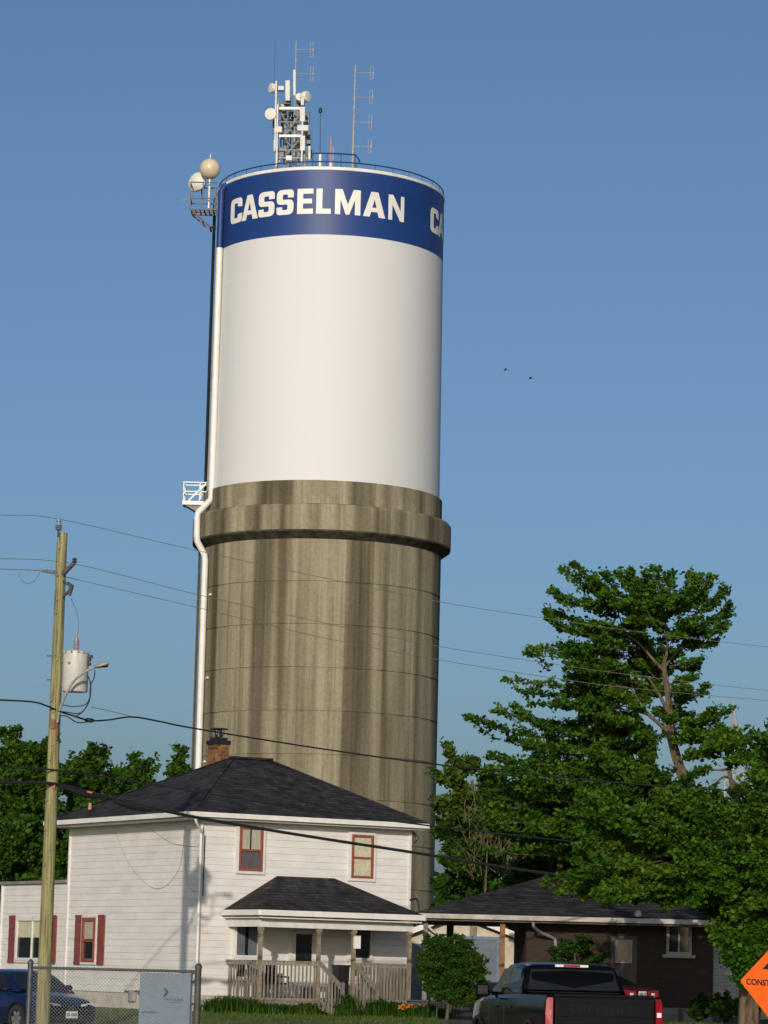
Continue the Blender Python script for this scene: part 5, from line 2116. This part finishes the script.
class Tree:
    def __init__(self, name, base, label, bark, leaf, group=None, cat='tree'):
        self.base = Vector(base)
        self.root = empty(name, self.base, label, cat, group)
        self.w = MB(self.base)
        self.P = []
        self.bark, self.leaf = bark, leaf

    def limb(self, pts, r0, r1, n=5):
        s = spline(pts, n)
        k = len(s)
        self.w.tube(s, [r0 + (r1 - r0) * i / (k - 1) for i in range(k)], 6)
        return s

    def clump(self, c, rad, n, sz=(1, 1, .7)):
        p = RNG.normal(0, 1, (n, 3))
        p /= np.linalg.norm(p, axis=1)[:, None]
        p *= (RNG.uniform(0, 1, n) ** 0.45)[:, None] * rad
        self.P.append(p * np.array(sz) + np.array(c))

    def spray(self, a, b, r0, twig=0.9, nt=10, nl=45, rise=0.18, lrad=0.30, start=0.3, wig=0.08):
        """a limb from a to b carrying leafy upturned twigs"""
        a, b = Vector(a), Vector(b)
        d = b - a
        L = d.length
        mid = a.lerp(b, .5) + Vector((random.gauss(0, wig) * L, random.gauss(0, wig) * L, -rise * .35 * L))
        s = self.limb([a, mid, b], r0 * .7, max(.010, r0 * .18))
        k = len(s)
        hd = Vector((d.x, d.y, 0))
        hd = hd.normalized() if hd.length > .05 else Vector((random.gauss(0, 1), random.gauss(0, 1), 0)).normalized()
        for i in range(nt):
            t = start + (1.0 - start) * (i + random.random() * .8) / nt
            t = min(t, 1)
            p = s[min(k - 1, int(t * (k - 1)))]
            an = (1 if i % 2 else -1) * R_(random.uniform(12, 62))
            dr = Vector((hd.x * math.cos(an) - hd.y * math.sin(an), hd.x * math.sin(an) + hd.y * math.cos(an), random.uniform(.10, .95)))
            dr = (dr + d.normalized() * .5).normalized()
            tl_ = twig * random.uniform(.55, 1.15) * (1.15 - .45 * t)
            e = p + dr * tl_
            self.w.tube([p, p.lerp(e, .5) + Z * -.03, e], [.014, .009, .005], 4, cap=False)
            n = max(3, int(nl * tl_ / twig))
            tt = RNG.uniform(0.15, 1.08, n)[:, None]
            q = np.array(p) + (np.array(e) - np.array(p)) * tt + RNG.normal(0, lrad * .42, (n, 3)) * np.array([1, 1, .85])
            self.P.append(q)
        n = nl
        q = np.array(b) + RNG.normal(0, lrad * .40, (n, 3)) * np.array([1, 1, .6])
        self.P.append(q)

    def done(self, size, flat=.75, up=.5):
        P = np.concatenate(self.P)
        npmesh('crown', leaves(P, size, flat, up), 4, self.leaf, self.root, tuple(self.base))
        self.w.build('trunk', self.bark, self.root)
        return len(P)


nleaf = 0
# ---- the big maple
MY = 107.0
cx7 = lambda x, y: (430 + x / 2.272, 540 + y / 2.272)


def M7(x, y, dy=0.0):
    px, py = cx7(x, y)
    return W(px, py, MY + dy)


mb = W(697, 1000, MY)
mb.z = 0
T = Tree('maple_tree', mb, 'tallest broad maple with bare curved trunk showing, right of the tower', 'bark', 'leaf')
trunk = T.limb([mb, W(694, 900, MY), W(691, 800, MY), M7(575, 540), M7(556, 480), M7(545, 430), M7(543, 370), M7(535, 310), M7(530, 280)], .30, .08)
fork = M7(533, 300)
T.limb([M7(545, 400), M7(520, 350), M7(495, 310)], .075, .03)
T.limb([M7(535, 300), M7(510, 275), M7(480, 240), M7(445, 210), M7(425, 160)], .065, .02)
T.limb([M7(530, 285), M7(540, 240), M7(530, 180), M7(515, 120)], .06, .02)
T.limb([M7(532, 290), M7(570, 240), M7(600, 180), M7(630, 130)], .055, .02)
T.limb([M7(548, 440), M7(500, 400), M7(450, 350), M7(400, 320)], .08, .03)
# (tip, start, depth of tip, twigs)
SPR = [((327, 56), (430, 140), -1.2, 8), ((302, 68), (400, 130), .8, 6), ((278, 118), (420, 160), -1.0, 9), ((262, 162), (430, 205), .9, 9), ((268, 178), (420, 205), -1.8, 8), ((228, 246), (450, 245), -1.0, 13),
       ((222, 258), (450, 262), 1.2, 11), ((175, 318), (480, 310), -1.4, 15), ((215, 345), (470, 320), 1.4, 12), ((232, 372), (480, 360), -2.2, 12), ((90, 402), (480, 430), -1.6, 18), ((150, 388), (470, 430), 1.0, 12), ((190, 375), (380, 430), -.6, 8),
       ((185, 455), (480, 440), .4, 14), ((240, 420), (490, 420), -2.4, 12), ((372, 85), (500, 180), -.8, 7), ((400, 78), (510, 180), -1.8, 8), ((425, 76), (515, 170), 1.0, 8), ((455, 70), (520, 160), 0, 8), ((490, 75), (525, 160), -1.6, 8),
       ((515, 68), (530, 160), .8, 8), ((548, 76), (540, 160), -.8, 8), ((592, 76), (560, 170), 0.4, 8), ((612, 90), (565, 170), -1.6, 8), ((640, 84), (590, 160), .6, 8), ((668, 112), (600, 170), -.5, 8), ((678, 150), (600, 200), .6, 8),
       ((672, 192), (580, 220), -.8, 9), ((642, 236), (560, 240), .2, 9), ((600, 292), (545, 290), -.6, 4), ((625, 330), (550, 370), .2, 6), ((640, 385), (555, 420), -.8, 9), ((672, 388), (555, 430), .9, 9), ((660, 425), (560, 455), -1.6, 9),
       ((690, 440), (570, 460), 1.2, 9), ((640, 470), (565, 500), -1.2, 9), ((600, 440), (560, 460), -1.8, 6), ((590, 400), (548, 390), 1.4, 6), ((580, 350), (545, 350), -1.5, 5)]
for tip, st_, dy, nt_ in SPR:
    a = M7(*st_, dy * .25)
    T.spray(a, M7(*tip, dy), .05, twig=.62, nt=int(nt_ * 1.5), nl=44, lrad=.20, start=.08, rise=.22)
for (x, y) in ((322, 48), (342, 62), (372, 74), (401, 68), (427, 64), (456, 58), (492, 66), (517, 58), (548, 68), (593, 62), (613, 80), (641, 72), (668, 98), (300, 58), (276, 106), (256, 152), (222, 238), (680, 140), (676, 184), (170, 312), (78, 398), (152, 372), (190, 366)):
    e = M7(x + random.gauss(0, 3), y, random.uniform(-1, 1))
    a = e + Vector(((M7(500, 300).x - e.x) * .18, random.uniform(-.3, .3), -.85))
    T.w.tube([a, e], [.02, .006], 4, cap=False)
    tt = RNG.uniform(0, 1.03, 60)[:, None]
    T.P.append(np.array(a) + (np.array(e) - np.array(a)) * tt + RNG.normal(0, .085, (60, 3)) * (1.15 - .6 * tt))
# inner foliage, nearer and farther than the trunk, in loose layers
for i in range(125):
    y = random.choice((112, 138, 165, 192, 220, 250, 282, 312, 345, 378, 410, 445, 475)) + random.gauss(0, 11)
    xl = 300 if y < 230 else 290
    xr = 625 if y < 215 else 590
    x = random.uniform(xl, xr)
    dy = random.choice((-1, 1)) * random.uniform(.4, 3.2)
    near_trunk = 470 + max(0, y - 270) * .22 < x < 565 and y > 225
    if near_trunk and dy < 0:
        continue
    if near_trunk and random.random() < .15:
        continue
    b = M7(x, y, dy)
    a = M7(515, min(max(y + 30, 190), 480), dy * .15).lerp(b, .4)
    T.spray(a, b + Vector((random.gauss(0, .2), 0, random.gauss(0, .1))), .03, twig=.5, nt=8, nl=36, lrad=.19, start=.25, rise=.1)
for i in range(26):
    b = M7(random.uniform(455, 535), random.uniform(225, 350), random.uniform(.8, 2.4))
    T.spray(M7(535, 340, .3).lerp(b, .5), b, .025, twig=.5, nt=7, nl=34, lrad=.19, start=.2, rise=.1)
# lower storey of the same crown
for i in range(200):
    y = random.choice((405, 440, 475, 512, 548, 585, 622, 660, 700)) + random.gauss(0, 13)
    x = random.uniform(120, 610)
    if x < 330 and y < 455:
        continue
    if 490 < x < 600 and y < 560:
        continue
    dy = random.uniform(-3.6, 3.2)
    b = M7(x, y, dy)
    a = Vector((mb.x, MY, b.z - .5)).lerp(b, .7)
    T.spray(a, b, .03, twig=.55, nt=8, nl=40, lrad=.20, start=.1, rise=.1)
nleaf += T.done(.145, .8, .45)


def crown_tree(name, px, py, rx, ry, Y, label, leaf, bark='darkbark', n=60, twig=.9, nl=36, size=.21, group=None, depth_f=1.0, base_px=None, base_r=.2, lean=0, nt=6, lrad=.32, shell=.55, cat='tree', trunk_top=.3):
    """tree whose crown fills an ellipsoid centred in direction (px, py)"""
    c = W(px, py, Y)
    k = Y / FPX
    ax, az = rx * k, ry * k
    ay = ax * depth_f
    b = W(base_px or px, 1000, Y)
    b.z = 0
    T = Tree(name, b, label, bark, leaf, group, cat)
    T.limb([b, Vector((b.x * .6 + c.x * .4, Y, c.z * .4)), Vector((c.x, Y, c.z)), Vector((c.x + lean, Y, c.z + az * trunk_top))], base_r, base_r * .3)
    for i in range(n):
        v = Vector((random.gauss(0, 1), random.gauss(0, 1), random.gauss(0, 1))).normalized()
        rr = shell + (1 - shell) * random.random()
        if i % 4 == 0:
            rr = random.uniform(.3, .7)
        lump = 1 + .16 * math.sin(3.1 * v.x + px) * math.cos(2.7 * v.z + py) + random.gauss(0, .05)
        e = c + Vector((v.x * ax * rr * lump, v.y * ay * rr * lump, v.z * az * rr * lump))
        lo_z = .15 if cat == 'shrub' else .4
        if e.z < lo_z:
            e.z = random.uniform(lo_z, lo_z * 2.5)
        o_ = Vector((c.x, Y, min(e.z, c.z + az * .4) - .3 * abs(e.x - c.x) - .2))
        if o_.z < .3:
            o_.z = .3
        T.spray(o_.lerp(e, .35), e, .03, twig=twig * .75, nt=int(nt * 1.4), nl=nl, lrad=lrad * .72, start=.2, rise=.12)
    return T.done(size * .9, .75, .45)


MG = 'trees behind the bungalow'
trees = [
    # name, px, py, rx, ry, Y, label, leaf, n
    ('broadleaf_tree', 560, 800, 95, 62, 112, 'dark full tree filling the gap behind the bungalow roof peak', 'leaf_dark', 110),
    ('broadleaf_tree', 472, 800, 34, 66, 128, 'pale feathery tree against the right side of the concrete shaft', 'leaf_light', 60),
    ('broadleaf_tree', 505, 850, 66, 52, 125, 'low mid green tree above the carport roof beside the dead twigs', 'leaf_mid', 60),
    ('broadleaf_tree', 640, 810, 72, 60, 103.5, 'bushy green tree in front of the base of the bare maple trunk', 'leaf_mid', 95),
    ('broadleaf_tree', 728, 845, 62, 70, 100, 'dense dark tree over the right end of the bungalow roof', 'leaf_dark', 95),
    ('broadleaf_tree', 790, 790, 40, 70, 104, 'tree cut off by the right edge with leafy tips against sky', 'leaf', 50),
    ('broadleaf_tree', 620, 930, 190, 75, 131, 'far dark hedge like tree seen through the carport', 'leaf_dark', 320),
    ('broadleaf_tree', 468, 868, 34, 88, 136, 'deep green tree behind the dead twigs beside the shaft', 'leaf_dark', 110),
    ('broadleaf_tree', 556, 868, 42, 46, 119, 'rounded dark tree directly behind the bungalow roof ridge', 'leaf_dark', 60),
    ('broadleaf_tree', 765, 950, 45, 75, 112, 'dark evergreen looking tree behind the orange diamond sign', 'leaf_dark', 80),
]
for (nm, px, py, rx, ry, Y, lb, lf, n) in trees:
    nleaf += crown_tree(nm, px, py, rx, ry, Y, lb, lf, n=n, group=MG, size=.2 if Y < 118 else .24)

# twisted tree right of the maple, bare lower branches and a leafy head
ty = 105.0
b = W(732, 1000, ty)
b.z = 0
T = Tree('broken_tree', b, 'smaller tree with pale broken trunk and bare side branches right of the maple', 'bark', 'leaf')
T.limb([b, W(735, 900, ty), W(733, 800, ty), W(730, 775, ty), W(728, 755, ty), W(727, 742, ty)], .12, .05)
for pts in ([(731, 778), (724, 777), (717, 782), (711, 788)], [(729, 769), (720, 770), (707, 770)], [(730, 778), (740, 788), (748, 800)]):
    T.limb([W(x, y, ty - .1 * i) for i, (x, y) in enumerate(pts)], .06, .02)
for tip, st_ in (((744, 737), (728, 755)), ((719, 738), (727, 752)), ((726, 732), (728, 750)), ((708, 752), (727, 758)), ((736, 760), (729, 765)), ((735, 742), (728, 755)), ((715, 746), (727, 752)), ((757, 752), (732, 762))):
    T.spray(W(*st_, ty), W(*tip, ty + random.uniform(-1, 1)), .03, twig=.6, nt=7, nl=34, lrad=.26, start=.25)
nleaf += T.done(.17, .8, .45)
# leafy branch tips at the right edge
b = W(800, 1000, 101)
b.z = 0
T = Tree('broadleaf_tree', b, 'tree mostly outside the right edge, its leafy tips pointing left', 'bark', 'leaf', MG)
T.limb([b, W(798, 880, 101), W(795, 760, 101)], .25, .08)
for tip, st_ in (((755, 735), (795, 765)), ((750, 763), (795, 800)), ((764, 742), (795, 760)), ((745, 786), (795, 810)), ((760, 778), (795, 800)), ((755, 800), (795, 830)), ((768, 760), (795, 790)), ((772, 730), (795, 750))):
    T.spray(W(*st_, 101), W(*tip, 101 + random.uniform(-1, 1)), .04, twig=.7, nt=9, nl=36, lrad=.28, start=.2)
nleaf += T.done(.17, .8, .45)

# near tree whose low boughs hang before the bungalow
ny = 86.5
b = W(748, 1012, ny)
b.z = ground_z(ny) - .1
T = Tree('shade_tree', b, 'big shady tree with thick brown trunk and low boughs before the brick bungalow', mat('brown_bark', (0.125, 0.082, 0.05), 0.9, 0.4, 4, (2, 2, .5), bump=.8), 'leaf')  # brown bark tone of its own, varied by noise
T.limb([b, W(749, 990, ny), W(752, 940, ny), W(748, 880, ny), W(735, 840, ny)], .34, .16)
for (x, y, dy) in ((600, 885, -.5), (560, 893, .3), (575, 880, 1), (640, 880, -1), (630, 895, .5), (660, 870, 0), (672, 893, -1.5), (690, 885, -2), (700, 905, -1.2), (720, 890, -2.4), (735, 915, -1.5), (755, 905, -2.2), (770, 930, -1), (690, 850, 0), (650, 845, 1),
                   (720, 855, -2), (745, 860, -2), (760, 880, -2), (620, 865, 1.4), (600, 860, 1.5), (705, 870, -2.6), (665, 905, -1), (740, 935, -.8), (760, 950, -.5), (770, 965, .4), (725, 930, .6), (712, 915, 1.5), (735, 960, 1.8), (733, 952, -.9), (545, 885, .6), (560, 875, .2), (585, 897, -.4), (610, 872, .4), (742, 985, -.9), (752, 978, -1.2), (760, 990, -.8), (736, 968, -1.2), (750, 962, -1.4), (758, 958, -1.1), (766, 935, -1.3), (748, 945, -1.2), (725, 945, -.6), (740, 972, .9), (760, 900, 2), (740, 880, 2), (690, 895, 2), (650, 890, 2)):
    e = W(x, y, ny + dy)
    a = W(745, 870 + (y - 870) * .45, ny)
    T.spray(a.lerp(e, .25), e, .05, twig=.65, nt=18, nl=52, lrad=.19, start=.15, rise=.15)
for i in range(150):
    e = W(random.uniform(575, 800), random.uniform(790, 905), ny + random.uniform(-2.8, 3.0))
    a = W(745, 860, ny).lerp(e, .5)
    T.spray(a, e, .03, twig=.55, nt=9, nl=44, lrad=.19, start=.2)
nleaf += T.done(.13, .8, .5)

# left wood
WG = 'trees of the wood behind the white house'
for i, (px, py, rx, ry, Y, lb, lf, n) in enumerate([
        (26, 812, 34, 98, 134, 'tallest dark tree left of the utility pole behind the white wing', 'leaf_mid', 100),
        (-12, 805, 34, 85, 138, 'dark tree at the left picture edge behind the white wing', 'leaf_mid', 70),
        (88, 828, 40, 86, 140, 'mid green tree just right of the utility pole above the wing', 'leaf_mid', 90),
        (124, 826, 32, 82, 145, 'pale pointed tree beside the left slope of the house roof', 'leaf_mid', 75),
        (62, 860, 50, 70, 130, 'low dark tree directly above the flat wing roof', 'leaf_mid', 90),
        (5, 870, 50, 62, 128, 'low dark tree behind the left end of the wing', 'leaf_mid', 70),
        (150, 870, 45, 85, 150, 'distant tree mostly hidden behind the house roof', 'leaf_mid', 60),
        (186, 800, 17, 52, 150, 'small slim tree peeping out between roof and concrete shaft', 'leaf_mid', 24)]):
    nleaf += crown_tree('wood_tree', px, py, rx, ry, Y, lb, lf, n=n, group=WG, size=.26, twig=1.1, lrad=.4)

# dead brush beside the tower
b = W(482, 1000, 122)
b.z = 0
db = empty('dead_tree', b, 'leafless brown brush of dead twigs right of the concrete shaft', 'tree')
m = MB(b)
for i in range(75):
    x, y = random.uniform(466, 520), random.uniform(800, 880)
    a = W(x, y, 122 + random.uniform(-1, 1))
    e = a + Vector((random.gauss(0, .5), random.gauss(0, .3), random.uniform(.4, 1.5)))
    m.tube([a, a.lerp(e, .5) + Vector((random.gauss(0, .1), 0, 0)), e], [.022, .016, .006], 4, cap=False)
m.build('twigs', 'deadwood', db)
m = MB(b)
m.tube([b, W(485, 900, 122), W(488, 830, 122)], [.07, .05, .02], 8)
m.build('trunk', 'deadwood', db)

# round shrub before the carport
nleaf += crown_tree('round_shrub', 452, 969, 38, 37, 91, 'rounded green lawn shrub standing in front of the carport', 'leaf_bush', n=520, twig=.30, nl=34, size=.075, nt=5, lrad=.16, shell=.45, base_px=447, base_r=.06, cat='shrub')
# shrub in the carport shade
nleaf += crown_tree('shrub', 575, 962, 34, 30, 97.6, 'dim leafy shrub against the dark brick wall behind the truck', 'leaf_dark', n=40, twig=.35, nl=24, size=.12, lrad=.16, base_r=.05, cat='shrub', group='shrubs at the bungalow')
nleaf += crown_tree('shrub', 700, 1008, 16, 14, 95.5, 'low shrub left of the pale clapboard panel by the step', 'leaf_dark', n=30, twig=.25, nl=24, size=.10, lrad=.14, base_r=.03, cat='shrub', group='shrubs at the bungalow')
nleaf += crown_tree('shrub', 722, 1006, 20, 14, 94.5, 'low shrub beside the thick brown trunk', 'leaf_bush', n=34, twig=.25, nl=24, size=.10, lrad=.14, base_r=.03, cat='shrub', group='shrubs at the bungalow')
print('leaves', nleaf)


def bladeclump(name, c, rad, hgt, n, label, m_, group='plants in the border along the porch', lean=.5, wd=.013):
    """strap-leaved border plant: arching blades from the ground"""
    c = Vector(c)
    n = int(n * 1.7)
    V = []
    bx = RNG.normal(0, rad * .45, (n, 2))
    an = RNG.uniform(0, 2 * PI, n)
    h = hgt * RNG.uniform(.35, 1.15, n)
    out = 1.5 * lean * h * RNG.uniform(.2, 1.2, n)
    for i in range(n):
        p0 = np.array([c.x + bx[i, 0], c.y + bx[i, 1] * .6, c.z])
        d = np.array([math.cos(an[i]), math.sin(an[i]), 0])
        s = np.array([-d[1], d[0], 0]) * wd
        p1 = p0 + d * out[i] * .35 + np.array([0, 0, h[i] * .75])
        p2 = p0 + d * out[i] + np.array([0, 0, h[i] * .8])
        V += [p0 - s, p0 + s, p1 + s * .8, p1 - s * .8, p1 - s * .8, p1 + s * .8, p2 + s * .1, p2 - s * .1]
    o = npmesh(name, np.array(V), 4, m_, None, tuple(c))
    return tag(o, label, 'plant', group)


def gp(px, Y):
    q = W(px, 1005, Y)
    return Vector((q.x, Y, 0))


bladeclump('border_plant', gp(214, 94.5), .55, .5, 240, 'strappy green plant at the house corner left of the porch', 'leaf_dark')
bladeclump('border_plant', gp(228, 93.6), .6, .62, 320, 'biggest strappy clump under the left end of the porch railing', 'leaf_bush')
bladeclump('border_plant', gp(247, 93.4), .6, .55, 300, 'strappy clump below the dark porch chair', 'leaf_bush')
bladeclump('border_plant', gp(272, 93.4), .5, .40, 220, 'low strappy clump under the middle of the left railing', 'leaf_dark')
bladeclump('border_plant', gp(293, 93.2), .5, .38, 220, 'low strappy clump left of the yellowish mound', 'leaf_dark')
bladeclump('border_plant', gp(309, 93.0), .42, .46, 260, 'yellowish green mound of leaves left of the porch steps', 'leaf_light', lean=.9)
bladeclump('border_plant', gp(347, 92.2), .34, .78, 240, 'tall upright strappy clump between the step railings', 'leaf_bush', lean=.35)
bladeclump('border_plant', gp(378, 94.0), .55, .62, 280, 'leafy clump just right of the porch steps', 'leaf_dark')
bladeclump('border_plant', gp(397, 94.0), .5, .55, 260, 'leafy clump under the right porch railing', 'leaf_dark')
bladeclump('border_plant', gp(424, 93.5), .6, .50, 300, 'low leafy clump between porch corner and round shrub', 'leaf_dark')
bladeclump('border_plant', gp(440, 93.0), .5, .38, 220, 'low leafy clump beneath the white lawn ornament', 'leaf_dark')
for i, (x, y) in enumerate(((408, 1002), (411, 1004), (405, 1004))):
    pass
fo_ = gp(408, 93.4)
fl = empty('orange_flowers', fo_, 'small patch of orange flowers at the right corner of the porch', 'flowers')
m = MB(fo_)
for i in range(26):
    q = fo_ + Vector((random.gauss(0, .16), random.gauss(0, .12), random.uniform(.22, .38)))
    m.lathe([(.005, 0), (.035, .02), (.05, .035)], q, 6, (random.gauss(0, .4), -.6, .8))
m.build('blossom', 'petal', fl)
m = MB(fo_)
for i in range(40):
    q = fo_ + Vector((random.gauss(0, .16), random.gauss(0, .12), 0))
    m.tube([q, q + Vector((random.gauss(0, .05), random.gauss(0, .05), random.uniform(.2, .34)))], .008, 4, cap=False)
m.build('stem', 'leaf_bush', fl)
# white lawn ornament: a bird with raised wings on a rod
oo = gp(437, 91.5)
orn = empty('lawn_ornament', oo, 'small white bird shaped lawn ornament left of the round shrub trunk', 'ornament')
m = MB(oo)
m.sphere(oo + Z * .62, .13, 10, (1.5, .8, .8))
m.sphere(oo + Vector((-.16, 0, .76)), .065, 8)
m.tube([oo + Vector((-.12, 0, .66)), oo + Vector((-.16, 0, .75))], .045, 6)
m.build('bird_body', 'white', orn)
for sy in (-1, 1):
    m = MB(oo)
    m.prism([oo + Vector((-.05, sy * .05, .66)), oo + Vector((.15, sy * .05, .64)), oo + Vector((.40, sy * .22, .54)), oo + Vector((.02, sy * .16, .86))], (0, .015, 0))
    m.build('wing', 'white', orn)
m = MB(oo)
m.tube([oo, oo + Z * .56], .014, 5)
m.build('rod', 'darksteel', orn)
# dark storage box beside the porch
so2 = gp(417, 96.5)
sb_ = empty('storage_box', so2, 'dark low storage box on the ground between porch and round shrub', 'box')
m = MB(so2)
m.box((so2.x - .3, 96.2, 0), (so2.x + .35, 96.7, .46))
m.build('box_body', mat('dark_blue_box', (0.02, 0.03, 0.045), 0.6), sb_, bevel=.02)
m = MB(so2)
m.box((so2.x - .33, 96.16, .465), (so2.x + .38, 96.74, .53))
m.build('lid', 'black', sb_, bevel=.02)

# far wood along the horizon, one mass of leaf clumps
NW = 2600
cx_ = RNG.uniform(-330, 330, NW)
cy_ = RNG.uniform(330, 400, NW)
top_ = 11 + 3.0 * np.sin(cx_ * .09) + 2.0 * np.sin(cx_ * .31 + 1) + RNG.normal(0, 1.2, NW)
cz_ = top_ * RNG.uniform(.05, 1.0, NW) ** .7
cc_ = np.repeat(np.stack([cx_, cy_, cz_], 1), 14, 0)
cc_ = cc_ + RNG.normal(0, 1, cc_.shape) * np.array([1.6, 1.2, 1.0])
cc_[:, 2] = np.abs(cc_[:, 2])
tag(npmesh('distant_wood', leaves(cc_, 1.3, .8, .2), 4, 'leaf_mid'), 'far green wood closing off the horizon behind everything', 'wood', kind='stuff')

# lattice radio tower far behind the maple
ry_ = 320.0
rb = W(733, 900, ry_)
rtop = W(731, 712, ry_)
rb.z = 0
rt = empty('radio_tower', rb, 'thin grey lattice tower far off behind the right hand trees', 'lattice tower')
m = MB(rb)
hz = rtop.z
xs3 = [(-.75, -.5), (.75, -.5), (0, .8)]
nlev = 24


def rp(i, l):
    t = l / nlev
    f = 1.0 if t < .78 else max(.06, 1 - (t - .78) / .22 * .95)
    return Vector((rb.x + xs3[i][0] * 1.35 * f, ry_ + xs3[i][1] * f, hz * t))


for i in range(3):
    for l in range(nlev):
        m.bar(rp(i, l), rp(i, l + 1), .14)
        m.bar(rp(i, l), rp((i + 1) % 3, l + 1), .07)
        m.bar(rp(i, l), rp((i + 1) % 3, l), .07)
m.tube([rp(0, nlev), rp(0, nlev) + Z * 1.5], .08, 5)
m.build('lattice', 'steel', rt)

# two birds high in the sky
for (px, py, lb) in ((505, 370, 'tiny dark bird higher and further left in the clear sky'), (530, 378.5, 'tiny dark bird lower and further right in the clear sky')):
    c = W(px, py, 180)
    br = empty('bird', c, lb, 'bird', 'birds in the sky')
    m = MB(c)
    # one continuous body with two spread wings
    m.sphere(c, .045, 8, (2.2, .9, .8))
    m.prism([c + Vector((-.05, 0, .02)), c + Vector((.07, 0, .02)), c + Vector((.10,   .20, .06)), c + Vector((.02, .22, .07))], (0, 0, .012))
    m.prism([c + Vector((-.05, 0, .02)), c + Vector((.07, 0, .02)), c + Vector((.10, -.20, .06)), c + Vector((.02, -.22, .07))], (0, 0, .012))
    m.prism([c + Vector((.12, -.02, 0)), c + Vector((.26, -.06, 0)), c + Vector((.26, .06, 0)), c + Vector((.12, .02, 0))], (0, 0, .012))
    m.build('body', mat('grey_feathers', (0.05, 0.05, 0.055), 0.8), br)
bpy.context.view_layer.update()
